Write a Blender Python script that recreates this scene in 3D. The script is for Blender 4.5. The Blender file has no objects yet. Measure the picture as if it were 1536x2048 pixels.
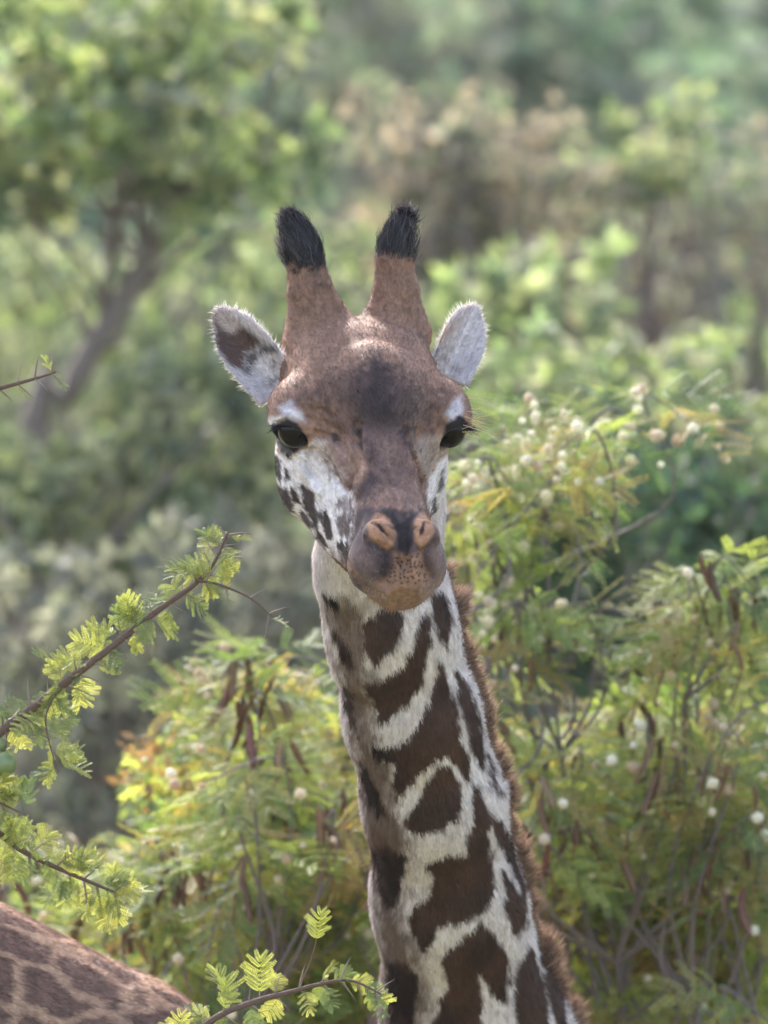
import bpy, math, random
import numpy as np
from mathutils import Vector, Matrix

# ------------------------------------------------------------------ camera, sky, sun, exposure
SC = bpy.context.scene
S = 0.0008            # metres per picture unit at the giraffe's distance
D = 14.0              # camera to giraffe (m)
ZC = 4.2              # camera height (the viewer stands on a raised bank)
DPX = D / S
cam_d = bpy.data.cameras.new('camera')
cam = bpy.data.objects.new('camera', cam_d)
SC.collection.objects.link(cam)
cam.location = (0, -D, ZC)
cam.rotation_euler = (math.radians(90), 0, 0)
cam_d.sensor_fit = 'HORIZONTAL'
cam_d.sensor_width = 36.0
cam_d.lens = 36.0 * D / (1536 * S)
cam_d.clip_start = 0.5
cam_d.clip_end = 600
cam_d.dof.use_dof = True
cam_d.dof.focus_distance = D - 0.22
cam_d.dof.aperture_fstop = cam_d.lens / 62.0
SC.camera = cam

SUN_EL, SUN_AZ = math.radians(40), math.radians(-16)   # behind the giraffe, a little to the left
W = bpy.data.worlds.new('World'); SC.world = W; W.use_nodes = True
nt = W.node_tree; nt.nodes.clear()
sky = nt.nodes.new('ShaderNodeTexSky'); sky.sky_type = 'NISHITA'; sky.sun_disc = False
sky.sun_elevation = SUN_EL; sky.sun_rotation = SUN_AZ
sky.dust_density = 3.0; sky.air_density = 1.0; sky.ozone_density = 1.0
bg = nt.nodes.new('ShaderNodeBackground'); bg.inputs['Strength'].default_value = 0.15
wo = nt.nodes.new('ShaderNodeOutputWorld')
hs = nt.nodes.new('ShaderNodeHueSaturation'); hs.inputs['Saturation'].default_value = .85      # thin high cloud whitens the sky
nt.links.new(sky.outputs[0], hs.inputs['Color']); nt.links.new(hs.outputs[0], bg.inputs[0]); nt.links.new(bg.outputs[0], wo.inputs[0])
sl = bpy.data.lights.new('sun', 'SUN'); sl.energy = 2.1; sl.angle = math.radians(9); sl.color = (1.0, .965, .92)
sun = bpy.data.objects.new('sun', sl); SC.collection.objects.link(sun)
_sd = Vector((math.sin(SUN_AZ) * math.cos(SUN_EL), math.cos(SUN_AZ) * math.cos(SUN_EL), math.sin(SUN_EL)))
sun.rotation_euler = _sd.to_track_quat('Z', 'Y').to_euler()
sun.location = (0, 10, 20)
SC.view_settings.view_transform = 'Standard'
SC.view_settings.look = 'None'
SC.view_settings.gamma = 1.0
SC.view_settings.use_curve_mapping = False
SC.view_settings.exposure = 2.02
SC.cycles.use_denoising = True
SC.cycles.use_adaptive_sampling = True
SC.cycles.adaptive_threshold = 0.02
SC.cycles.max_bounces = 8
SC.cycles.diffuse_bounces = 3
SC.cycles.glossy_bounces = 2
SC.cycles.transmission_bounces = 4
SC.cycles.transparent_max_bounces = 6
SC.cycles.caustics_reflective = False
SC.cycles.caustics_refractive = False
SC.cycles.sample_clamp_indirect = 4.0

# ------------------------------------------------------------------ general helpers
COL = SC.collection
def srgb(*c):
    c = np.array(c, float) / 255.0
    return tuple(np.where(c <= .04045, c / 12.92, ((c + .055) / 1.055) ** 2.4))
def tag(o, label=None, cat=None, group=None, kind=None):
    if label: o['label'] = label
    if cat: o['category'] = cat
    if group: o['group'] = group
    if kind: o['kind'] = kind
    return o
def empty(name, loc=(0, 0, 0), rz=0):
    o = bpy.data.objects.new(name, None); COL.objects.link(o)
    o.location = loc; o.rotation_euler = (0, 0, rz); o.empty_display_size = .1
    return o
def W3(P):
    """picture units (u right, v down, w away) -> metres, nearly orthographic long lens undone"""
    P = np.asarray(P, float); k = 1 + P[..., 2] / DPX
    return np.stack([(P[..., 0] - 768) * S * k, P[..., 2] * S, ZC - (P[..., 1] - 1024) * S * k], -1)
def np_mesh(name, verts, faces, smooth=True, col=None, normals=None):
    """faces: list of int arrays (n,3)/(n,4)"""
    me = bpy.data.meshes.new(name)
    verts = np.asarray(verts, np.float32)
    faces = [np.asarray(f, np.int32) for f in faces if len(f)]
    nl = sum(f.size for f in faces); nf = sum(len(f) for f in faces)
    me.vertices.add(len(verts)); me.vertices.foreach_set('co', verts.ravel())
    me.loops.add(nl); me.polygons.add(nf)
    me.loops.foreach_set('vertex_index', np.concatenate([f.ravel() for f in faces]))
    tot = np.concatenate([np.full(len(f), f.shape[1], np.int32) for f in faces])
    st = np.zeros(nf, np.int32); st[1:] = np.cumsum(tot)[:-1]
    me.polygons.foreach_set('loop_start', st)
    me.polygons.foreach_set('loop_total', tot)
    me.polygons.foreach_set('use_smooth', np.full(nf, smooth))
    me.update(calc_edges=True)
    if col is not None:
        ca = me.color_attributes.new('Col', 'FLOAT_COLOR', 'POINT')
        c4 = np.ones((len(verts), 4), np.float32); c4[:, :3] = col
        ca.data.foreach_set('color', c4.ravel())
    if normals is not None:
        a_ = me.attributes.new('custom_normal', 'FLOAT_VECTOR', 'POINT'); a_.data.foreach_set('vector', np.asarray(normals, np.float32).ravel())
    return me
def link(name, me, mat=None, parent=None):
    o = bpy.data.objects.new(name, me); COL.objects.link(o)
    if mat is not None and not me.materials: me.materials.append(mat)
    if parent is not None: o.parent = parent
    return o
RNG = np.random.default_rng(7)
_nt = RNG.random((32, 32, 32)).astype(np.float32)
def vnoise(P, f):
    p = P * f; i = np.floor(p).astype(int); t = p - i; t = t * t * (3 - 2 * t); i &= 31
    j = (i + 1) & 31
    def g(a, b, c): return _nt[a, b, c]
    x0, y0, z0 = i.T; x1, y1, z1 = j.T; tx, ty, tz = t.T
    return ((g(x0, y0, z0) * (1 - tx) + g(x1, y0, z0) * tx) * (1 - ty) + (g(x0, y1, z0) * (1 - tx) + g(x1, y1, z0) * tx) * ty) * (1 - tz) + \
           ((g(x0, y0, z1) * (1 - tx) + g(x1, y0, z1) * tx) * (1 - ty) + (g(x0, y1, z1) * (1 - tx) + g(x1, y1, z1) * tx) * ty) * tz
def sstep(a, b, x):
    t = np.clip((x - a) / (b - a), 0, 1); return t * t * (3 - 2 * t)
def nrm(v): v = np.asarray(v, float); return v / np.maximum(np.linalg.norm(v, axis=-1, keepdims=True), 1e-9)

class Nodes:
    def __init__(s, name):
        s.m = bpy.data.materials.new(name); s.m.use_nodes = True; s.t = s.m.node_tree; s.t.nodes.clear()
        s.out = s.n('OutputMaterial')
    def n(s, typ, **kw):
        x = s.t.nodes.new('ShaderNode' + typ)
        for k, v in kw.items():
            if k.startswith('i_'):
                x.inputs[k[2:].replace('_', ' ')].default_value = v
            else: setattr(x, k, v)
        return x
    def l(s, a, b): s.t.links.new(a, b)
def mix(N, fac, a, b, blend='MIX'):
    m = N.n('MixRGB', blend_type=blend)
    for sock, v in ((0, fac), (1, a), (2, b)):
        if isinstance(v, (float, int)): m.inputs[sock].default_value = v
        elif isinstance(v, tuple): m.inputs[sock].default_value = (*v[:3], 1)
        else: N.l(v, m.inputs[sock])
    return m.outputs[0]

# ------------------------------------------------------------------ signed distance modelling (animals)
def smin(a, b, k):
    h = np.clip(.5 + .5 * (b - a) / k, 0, 1); return b * (1 - h) + a * h - k * h * (1 - h)
def smax(a, b, k): return -smin(-a, -b, k)
def rcone(P, a, b, r1, r2):
    a = np.asarray(a, float); b = np.asarray(b, float); ba = b - a; pa = P - a
    t = np.clip(pa @ ba / (ba @ ba), 0, 1)
    pa -= t[:, None] * ba
    return np.sqrt(np.einsum('ij,ij->i', pa, pa)) - (r1 + (r2 - r1) * t)
def ell(P, c, r):
    p = P - np.asarray(c, float); r = np.asarray(r, float)
    p = p / r; k0 = np.sqrt(np.einsum('ij,ij->i', p, p)); p /= r; k1 = np.sqrt(np.einsum('ij,ij->i', p, p))
    return k0 * (k0 - 1) / np.maximum(k1, 1e-6)
def surface_nets(f, xs, ys, zs, blk=4, slack=1.7):
    """polygonise f<0 on a rectilinear grid; only blocks near the surface are evaluated finely"""
    nx, ny, nz = len(xs), len(ys), len(zs)
    G = np.ones((nx, ny, nz), np.float32)
    cx, cy, cz = [np.unique(np.append(np.arange(0, n, blk), n - 1)) for n in (nx, ny, nz)]
    X, Y, Z = np.meshgrid(xs[cx], ys[cy], zs[cz], indexing='ij')
    dc = f(np.stack([X.ravel(), Y.ravel(), Z.ravel()], 1)).reshape(X.shape)
    pts_idx = []
    bx, by, bz = len(cx) - 1, len(cy) - 1, len(cz) - 1
    c8 = np.stack([dc[i:bx + i, j:by + j, k:bz + k] for i in (0, 1) for j in (0, 1) for k in (0, 1)])
    mn = np.abs(c8).min(0); sgn = c8.mean(0) < 0; cross = (c8.min(0) < 0) & (c8.max(0) > 0)
    dx = np.diff(xs[cx])[:, None, None]; dy = np.diff(ys[cy])[None, :, None]; dz = np.diff(zs[cz])[None, None, :]
    near = cross | (mn < .6 * slack * np.sqrt(dx * dx + dy * dy + dz * dz))
    # fill
    ix = np.searchsorted(cx, np.arange(nx), 'right') - 1; iy = np.searchsorted(cy, np.arange(ny), 'right') - 1; iz = np.searchsorted(cz, np.arange(nz), 'right') - 1
    ix = np.minimum(ix, bx - 1); iy = np.minimum(iy, by - 1); iz = np.minimum(iz, bz - 1)
    G[sgn[np.ix_(ix, iy, iz)]] = -1
    nr = np.zeros((bx + 1, by + 1, bz + 1), bool); nr[:bx, :by, :bz] = near
    M = nr[np.ix_(ix, iy, iz)].copy()
    for ax, n in ((0, nx), (1, ny), (2, nz)):       # include the far faces of the near blocks
        sh = np.zeros_like(M); sl_a = [slice(None)] * 3; sl_b = [slice(None)] * 3
        sl_a[ax] = slice(1, None); sl_b[ax] = slice(0, -1)
        sh[tuple(sl_a)] = M[tuple(sl_b)]; M |= sh
    I = np.argwhere(M)
    for s0 in range(0, len(I), 400000):
        J = I[s0:s0 + 400000]
        G[J[:, 0], J[:, 1], J[:, 2]] = f(np.stack([xs[J[:, 0]], ys[J[:, 1]], zs[J[:, 2]]], 1))
    neg = G < 0
    c = np.zeros((nx - 1, ny - 1, nz - 1), np.uint8)
    for i in (0, 1):
        for j in (0, 1):
            for k in (0, 1): c += neg[i:nx - 1 + i, j:ny - 1 + j, k:nz - 1 + k]
    cells = np.argwhere((c > 0) & (c < 8))
    vid = np.full((nx - 1, ny - 1, nz - 1), -1, np.int32); vid[tuple(cells.T)] = np.arange(len(cells))
    acc = np.zeros((len(cells), 3)); cnt = np.zeros(len(cells))
    ci, cj, ck = cells.T
    def pos(i, j, k): return np.stack([xs[i], ys[j], zs[k]], 1)
    for ax in range(3):
        for o1 in (0, 1):
            for o2 in (0, 1):
                oa = [0, 0, 0]; oth = [q for q in range(3) if q != ax]; oa[oth[0]] = o1; oa[oth[1]] = o2
                ob = list(oa); ob[ax] = 1
                a = (ci + oa[0], cj + oa[1], ck + oa[2]); b = (ci + ob[0], cj + ob[1], ck + ob[2])
                ga, gb = G[a], G[b]; m = (ga < 0) != (gb < 0)
                t = np.where(m, ga / np.where(m, ga - gb, 1), 0)[:, None]
                acc += np.where(m[:, None], pos(*a) * (1 - t) + pos(*b) * t, 0); cnt += m
    V = acc / cnt[:, None]
    F = []
    for ax in range(3):
        oth = [q for q in range(3) if q != ax]
        sa = [slice(None)] * 3; sb = [slice(None)] * 3; sa[ax] = slice(0, -1); sb[ax] = slice(1, None)
        e = neg[tuple(sa)] != neg[tuple(sb)]
        s_in = [slice(None)] * 3; s_in[oth[0]] = slice(1, -1); s_in[oth[1]] = slice(1, -1)
        E = np.argwhere(e[tuple(s_in)]); 
        E[:, oth[0]] += 1; E[:, oth[1]] += 1
        q = []
        for d1, d2 in ((-1, -1), (0, -1), (0, 0), (-1, 0)):
            C = E.copy(); C[:, oth[0]] += d1; C[:, oth[1]] += d2; q.append(vid[tuple(C.T)])
        q = np.stack(q, 1)
        flip = neg[tuple(E.T)] ^ (ax == 1)
        q[~flip] = q[~flip][:, ::-1]
        F.append(q)
    F = np.concatenate(F); F = F[(F >= 0).all(1)]
    return V, F
def grad(f, P, e=1.0):
    k = np.array([[1, -1, -1], [-1, -1, 1], [-1, 1, -1], [1, 1, 1]], float)
    return sum(kk[None] * f(P + kk * e)[:, None] for kk in k) / (4 * e)
def project(f, P, it=2, e=1.0, mx=4.0):
    for _ in range(it):
        d = f(P); g = grad(f, P, e); st = d[:, None] * g / np.maximum((g * g).sum(1, keepdims=True), .05)
        l = np.linalg.norm(st, axis=1, keepdims=True); P = P - st * np.minimum(1, mx / np.maximum(l, 1e-9))
    return P
def subdivide(V, F, sel):
    """split the selected quads in four (neighbours keep hanging mid-points only outside the picture)"""
    Q = F[sel]
    E = np.concatenate([Q[:, [0, 1]], Q[:, [1, 2]], Q[:, [2, 3]], Q[:, [3, 0]]]); E.sort(1)
    key = E[:, 0].astype(np.int64) * len(V) + E[:, 1]
    uk, first, inv = np.unique(key, return_index=True, return_inverse=True)
    EV = (V[E[first, 0]] + V[E[first, 1]]) / 2
    n = len(Q); b = len(V); m = b + inv.reshape(4, n); c = b + len(uk) + np.arange(n)
    CV = V[Q].mean(1)
    V2 = np.concatenate([V, EV, CV])
    F2 = np.concatenate([np.stack([Q[:, i], m[i], c, m[(i + 3) % 4]], 1) for i in range(4)] + [F[~sel]])
    return V2, F2
def frange(lo, hi, flo, fhi, fine, coarse):
    return np.concatenate([np.arange(lo, flo, coarse), np.arange(flo, fhi, fine), np.arange(fhi, hi + coarse, coarse)])
# ------------------------------------------------------------------ the giraffe that looks at the camera
HO = np.array([722., 650., 0.])
HA = nrm([83., 520., -480.]); HL = nrm([480., 0., 83.]); HN = -np.cross(HL, HA)
def hl(P): q = P - HO; return np.stack([q @ HL, q @ HA, q @ HN], 1)          # to head axes
def hp(x, y, z): return HO + x * HL + y * HA + z * HN                          # back to picture units
SECT = {
    -110: [(0, -112), (60, -114), (95, -140), (60, -200), (0, -225)],
    -50: [(0, -58), (70, -56), (128, -78), (138, -130), (110, -210), (0, -250)],
    50: [(0, 34), (60, 30), (118, 2), (150, -65), (152, -150), (120, -235), (0, -280)],
    130: [(0, 68), (60, 60), (118, 28), (164, -40), (170, -110), (150, -190), (115, -265), (0, -300)],
    200: [(0, 82), (60, 68), (112, 30), (160, -30), (168, -110), (154, -195), (118, -275), (0, -305)],
    260: [(0, 80), (54, 64), (96, 18), (136, -50), (154, -120), (152, -205), (118, -280), (0, -308)],
    340: [(0, 62), (48, 50), (70, 10), (98, -60), (122, -130), (128, -212), (98, -272), (0, -292)],
    430: [(0, 50), (46, 40), (64, 2), (78, -70), (96, -140), (92, -206), (62, -244), (0, -254)],
    520: [(0, 54), (54, 44), (76, 2), (78, -60), (78, -120), (66, -176), (0, -200)],
    600: [(0, 66), (62, 54), (88, 4), (80, -50), (58, -106), (0, -142)],
    660: [(0, 66), (60, 50), (86, 2), (66, -42), (40, -76), (0, -94)],
    705: [(0, 40), (44, 30), (64, 0), (52, -34), (0, -58)],
    735: [(0, 6), (16, 3), (22, -6), (16, -18), (0, -24)],
}
_ys = np.arange(-110, 736, 5.0); _th = np.linspace(0, math.pi, 61)
_zc = []; _R = []
for y, pts in SECT.items():
    p = np.array(pts, float); zc = (p[0, 1] + p[-1, 1]) / 2; _zc.append(zc)
    den = np.concatenate([np.linspace(p[i], p[i + 1], 24) for i in range(len(p) - 1)])
    th = np.arctan2(den[:, 0], den[:, 1] - zc); r = np.hypot(den[:, 0], den[:, 1] - zc)
    rr = np.interp(_th, th, r); e = np.concatenate([rr[4:0:-1], rr, rr[-2:-6:-1]])
    ker = np.array([1, 2, 3, 4, 5, 4, 3, 2, 1.]); rr = np.convolve(e, ker / ker.sum(), 'valid'); _R.append(rr)
_R = np.array(_R); _zc = np.array(_zc); _sy = np.array(list(SECT.keys()), float)
_ZC = np.interp(_ys, _sy, _zc); _RT = np.stack([np.interp(_ys, _sy, _R[:, j]) for j in range(61)], 1)
for _ in range(2):
    ker = np.ones(9) / 9
    sm = lambda a: np.convolve(np.concatenate([np.full(4, a[0]), a, np.full(4, a[-1])]), ker, 'valid')
    _ZC = sm(_ZC); _RT = np.stack([sm(_RT[:, j]) for j in range(61)], 1)
def head_loft(q):
    y = np.clip(q[:, 1], -110, 735); fy = (y + 110) / 5.0; i = np.minimum(fy.astype(int), len(_ys) - 2); t = fy - i
    zc = _ZC[i] * (1 - t) + _ZC[i + 1] * t
    dz = q[:, 2] - zc; rho = np.hypot(q[:, 0], dz); th = np.arctan2(np.abs(q[:, 0]), dz) / math.pi * 60
    j = np.minimum(th.astype(int), 59); s = th - j
    R = (_RT[i, j] * (1 - s) + _RT[i, j + 1] * s) * (1 - t) + (_RT[i + 1, j] * (1 - s) + _RT[i + 1, j + 1] * s) * t
    d = (rho - R) * .85; dy = np.maximum(-110 - q[:, 1], q[:, 1] - 735)
    return np.where(dy > 0, np.sqrt(np.maximum(d, 0) ** 2 + np.maximum(dy, 0) ** 2), np.maximum(d, dy))
EYE = np.array([155., 241., -51.]); EYER = 36.0
OSS = [((640, 662, 40), (622, 590, 30), (610, 520, 26), (598, 470, 26)), ((788, 658, 66), (792, 590, 56), (789, 520, 52), (798, 466, 52))]
TIPS = [np.array([572., 430, 20]), np.array([812., 426, 46])]
EARS = [dict(b=np.array([566., 772, 44]), t=np.array([433., 622, 62]), n=np.array([-.12, .30, -1.]), w=49, cup=30),
        dict(b=np.array([884., 748, 84]), t=np.array([954., 614, 118]), n=np.array([.42, .15, -1.]), w=44, cup=24)]
for E in EARS:
    E['L'] = np.linalg.norm(E['t'] - E['b']); E['a'] = nrm(E['t'] - E['b'])
    E['n'] = nrm(E['n'] - (E['n'] @ E['a']) * E['a']); E['x'] = np.cross(E['a'], E['n'])
def ear_sdf(P, E):
    q = P - E['b']; t = q @ E['a'] / E['L']; x = q @ E['x']; n = q @ E['n']
    tc = np.clip(t, 0, 1)
    Wd = E['w'] * (np.interp(tc, [0, .12, .3, .5, .7, .85, .94, 1], [.92, .94, 1, 1, .86, .6, .34, .06]))
    nn = n - E['cup'] * (np.abs(x) / E['w']) ** 2 * np.interp(tc, [0, .3, 1], [1.3, 1, .35]) + 9 * tc * tc
    dx = np.abs(x) - Wd; dn = np.abs(nn) - np.interp(tc, [0, .25, 1], [10, 4, 2.5]); dt = np.maximum(-t, t - 1) * E['L']
    m = np.maximum(np.maximum(dx, dn), dt)
    o = np.sqrt(np.maximum(dx, 0) ** 2 + np.maximum(dn, 0) ** 2 + np.maximum(dt, 0) ** 2)
    return np.where(m > 0, o, m) * .9 - 3.0
def head_base(P):
    q = hl(P); qa = q.copy(); qa[:, 0] = np.abs(qa[:, 0])
    d = head_loft(q)
    d = smin(d, ell(qa, (0, 640, -4), (92, 84, 70)), 24)                  # muzzle
    d = smin(d, ell(qa, (56, 640, -30), (40, 50, 40)), 22)                # side lips
    d = smin(d, ell(qa, (0, 690, -26), (58, 46, 50)), 26)                 # prehensile lip tip
    d = smin(d, ell(qa, (156, 200, -48), (50, 76, 52)), 34)               # orbit
    d = smin(d, rcone(qa, (120, 216, -8), (176, 226, -34), 20, 19), 18)   # brow / upper lid
    d = smin(d, rcone(qa, (130, 220, -10), (186, 222, -38), 10, 10), 10)
    d = smin(d, ell(q, (0, 214, 60), (56, 80, 30)), 60)                   # forehead boss
    d = smin(d, ell(q, (0, 565, 50), (34, 60, 26)), 20)
    d = smin(d, ell(qa, (134, 205, -205), (30, 90, 70)), 40)              # masseter
    # creases before the eye, mouth line, between muzzle and cheek
    d = smax(d, -rcone(qa, (84, 312, 12), (80, 440, -24), 14, 10), 14)
    d = smax(d, -rcone(qa, (112, 600, -86), (110, 520, -96), 16, 12), 20)
    d = smax(d, -rcone(qa, (88, 560, 20), (104, 590, -50), 12, 12), 26)
    d = smax(d, -ell(qa, EYE + (12, 16, -8), (39, 38, 36)), 6)             # socket
    # nostril wings and slits
    d = smin(d, ell(qa, (46, 632, 58), (33, 38, 26)), 9)
    d = smax(d, -rcone(q, (0, 690, 40), (0, 630, 90), 12, 10), 18)
    d = smin(d, ell(P, (716, 712, 2), (110, 62, 70)), 60)                 # brow plate between the horns
    for c in OSS:
        r = (76, 46, 37, 42)
        o = rcone(P, c[0], c[1], r[0], r[1])
        o = smin(o, rcone(P, c[1], c[2], r[1], r[2]), 10); o = smin(o, rcone(P, c[2], c[3], r[2], 32), 10)
        d = smin(d, o, 24)
    return d
def surf_w(u, v, f, lo=-680, hi=150, st=3.0):
    w = np.arange(lo, hi, st); d = f(np.stack([np.full(len(w), u), np.full(len(w), v), w], 1)); i = np.argmax(d < 0)
    return w[i] - st * (-d[i]) / max(1e-6, d[i - 1] - d[i])
# folds cut into, and ridges raised on, the skin of the face: (points, radius, blend)
CUT = [([(748, 1044), (764, 1056), (781, 1077)], 6.5, 5), ([(854, 1043), (852, 1058), (845, 1074)], 6, 5),
       ([(728, 1080), (752, 1092), (780, 1106)], 9, 7), ([(872, 1084), (856, 1100)], 8, 7),
       ([(714, 852), (712, 880), (714, 905), (704, 935), (700, 972)], 12, 10), ([(814, 862), (824, 905), (836, 940), (844, 972)], 10, 9),
       ([(690, 1000), (704, 1040), (702, 1075)], 6, 12), ([(784, 1108), (784, 1138), (770, 1166)], 14, 12), ([(846, 1108), (854, 1134), (862, 1156)], 13, 11), ([(706, 1150), (730, 1172), (768, 1194)], 6, 6),
       ([(636, 868), (660, 872), (684, 886)], 7, 8), ([(618, 836), (650, 848), (672, 862)], 7, 8), ([(612, 818), (640, 822), (668, 836)], 5, 8), ([(600, 905), (625, 900), (648, 905)], 3, 8),
       ([(806, 1030), (806, 1060), (808, 1090)], 8, 14), ([(655, 925), (672, 960), (690, 985)], 5, 12), ([(545, 846), (575, 838), (605, 846)], 3, 5)]
RAISE = [([(728, 872), (738, 915), (728, 955), (720, 985)], 8, 14), ([(806, 880), (812, 915), (822, 950)], 7, 12),
         ([(640, 985), (600, 930)], 6, 16), ([(560, 900), (578, 912), (602, 908)], 5, 7)]
def _mk(L, inset): return [([np.array([u, v, surf_w(u, v, head_base) + inset * r_]) for u, v in pts], r_, k_) for pts, r_, k_ in L]
CUT3 = _mk(CUT, -.25); RAISE3 = _mk(RAISE, .45)
def head_sdf(P):
    d = head_base(P); near = np.abs(d) < 30
    if near.any():
        Q = P[near]; e = d[near]
        for pts, r_, k_ in RAISE3:
            for a, b in zip(pts[:-1], pts[1:]): e = smin(e, rcone(Q, a, b, r_, r_), k_)
        for pts, r_, k_ in CUT3:
            for a, b in zip(pts[:-1], pts[1:]): e = smax(e, -rcone(Q, a, b, r_, r_), k_)
        d[near] = e
    return d
NK = [((738, 800, 190), 112), ((762, 1000, 225), 112), ((784, 1250, 265), 116), ((822, 1430, 370), 124), ((866, 1600, 480), 130),
      ((896, 1800, 640), 141), ((938, 2020, 840), 166), ((1060, 2300, 1080), 225), ((1250, 2640, 1280), 330)]
BODY = [((1290, 2720, 1300), (2600, 3060, 1900), 440, 430)]
GROUNDV = 1024 + ZC / S
def legs_sdf(P):
    d = np.full(len(P), 1e4)
    for (u, v, w, uk, dw) in ((1300, 2900, 1020, 1260, -20), (1360, 2900, 1560, 1400, 40), (2560, 3000, 1660, 2700, -30), (2500, 3000, 2120, 2600, 30)):
        vk = 4500; d = smin(d, rcone(P, (u, v, w), (uk, vk, w + dw), 210, 80), 40)
        d = smin(d, rcone(P, (uk, vk, w + dw), (uk + 10, GROUNDV - 200, w + dw), 72, 46), 40)
        d = smin(d, rcone(P, (uk + 10, GROUNDV - 200, w + dw), (uk - 15, GROUNDV - 70, w + dw - 10), 62, 72), 30)
    return d
DORS = nrm([1.0, -.22, .25])
def neck_sdf(P):
    d = None
    for (a, ra), (b, rb) in zip(NK[:-1], NK[1:]):
        e = rcone(P, a, b, ra, rb); d = e if d is None else smin(d, e, 60)
    for (a, ra), (b, rb) in zip(NK[2:-2], NK[3:-1]):     # mane ridge
        d = smin(d, rcone(P, np.array(a) + DORS * ra * .82, np.array(b) + DORS * rb * .82, ra * .22, rb * .24), 40)
    d = smin(d, rcone(P, (700, 1120, 160), (722, 1330, 220), 62, 50), 60)    # throat
    d = smin(d, rcone(P, (690, 1060, 90), (700, 1160, 150), 52, 60), 50)
    return d
def giraffe_sdf(P):
    d = np.full(len(P), 1e4)
    m = P[:, 1] < 2900
    if m.any(): d[m] = neck_sdf(P[m])
    m = (P[:, 1] > 1900)
    if m.any():
        Q = P[m]; e = rcone(Q, *BODY[0]); e = smin(e, legs_sdf(Q), 160)
        e = smin(e, rcone(Q, (2980, 2850, 2080), (3060, 3900, 2120), 34, 18), 40); d[m] = smin(d[m], e, 240)
    m = P[:, 1] < 1420
    if m.any():
        Q = P[m]; e = smin(d[m], head_sdf(Q), 34)
        for E in EARS: e = smin(e, ear_sdf(Q, E), 14)
        d[m] = e
    return d
xs = frange(300, 3300, 405, 1190, 5, 60); ys_ = frange(380, GROUNDV + 60, 405, 2070, 5, 60); zs = frange(-620, 2500, -580, 1080, 5, 60)
GV, GF = surface_nets(giraffe_sdf, xs, ys_, zs)
GV = project(giraffe_sdf, GV, 1)
_c = GV[GF].mean(1)
GV, GF = subdivide(GV, GF, (_c[:, 1] < 2040) & (_c[:, 0] < 1180) & (_c[:, 2] < 1060))
_near = (GV[:, 1] < 2080) & (GV[:, 0] < 1200)
GV[_near] = project(giraffe_sdf, GV[_near], 2, 1.5)

# ---- coat colours: every mark is a closed outline on the animal, with feathered edges
def poly_sd(p, poly):
    a = np.array(poly, float); m = ((p > a.min(0) - 70) & (p < a.max(0) + 70)).all(1)
    out = np.full(len(p), 200.)
    if m.any(): out[m] = poly_sd_(p[m], a)
    return out
def poly_sd_(p, a):
    b = np.roll(a, -1, 0)
    b = np.roll(a, -1, 0)
    d = np.full(len(p), 1e9); s = np.zeros(len(p), bool)
    for (ax, ay), (bx, by) in zip(a, b):
        ex, ey = bx - ax, by - ay; px, py = p[:, 0] - ax, p[:, 1] - ay
        t = np.clip((px * ex + py * ey) / (ex * ex + ey * ey + 1e-9), 0, 1)
        d = np.minimum(d, (px - t * ex) ** 2 + (py - t * ey) ** 2)
        c = ((ay > p[:, 1]) != (by > p[:, 1])) & (p[:, 0] < ex * (p[:, 1] - ay) / (ey + (1e-9 if ey == 0 else 0)) + ax); s ^= c
    d = np.sqrt(d); return np.where(s, -d, d)
def Z(x0, y0, sc): return lambda L: [(x0 + x / sc, y0 + y / sc) for x, y in L]
ZH = Z(500, 760, 1536 / 460); ZN = Z(600, 1180, 3.072); ZM = Z(640, 1620, 1536 / 560); ZT = Z(400, 400, 2.56)
WHITE = srgb(226, 214, 212); CREAM = srgb(196, 178, 166); BROWN = srgb(138, 104, 86); DARK = srgb(62, 46, 42); BLACK = srgb(34, 27, 26)
NDARK = srgb(76, 52, 44); TAN = srgb(158, 114, 86); MUZ = srgb(78, 62, 62); ROSE = srgb(150, 124, 112); GREYB = srgb(122, 100, 88)
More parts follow.
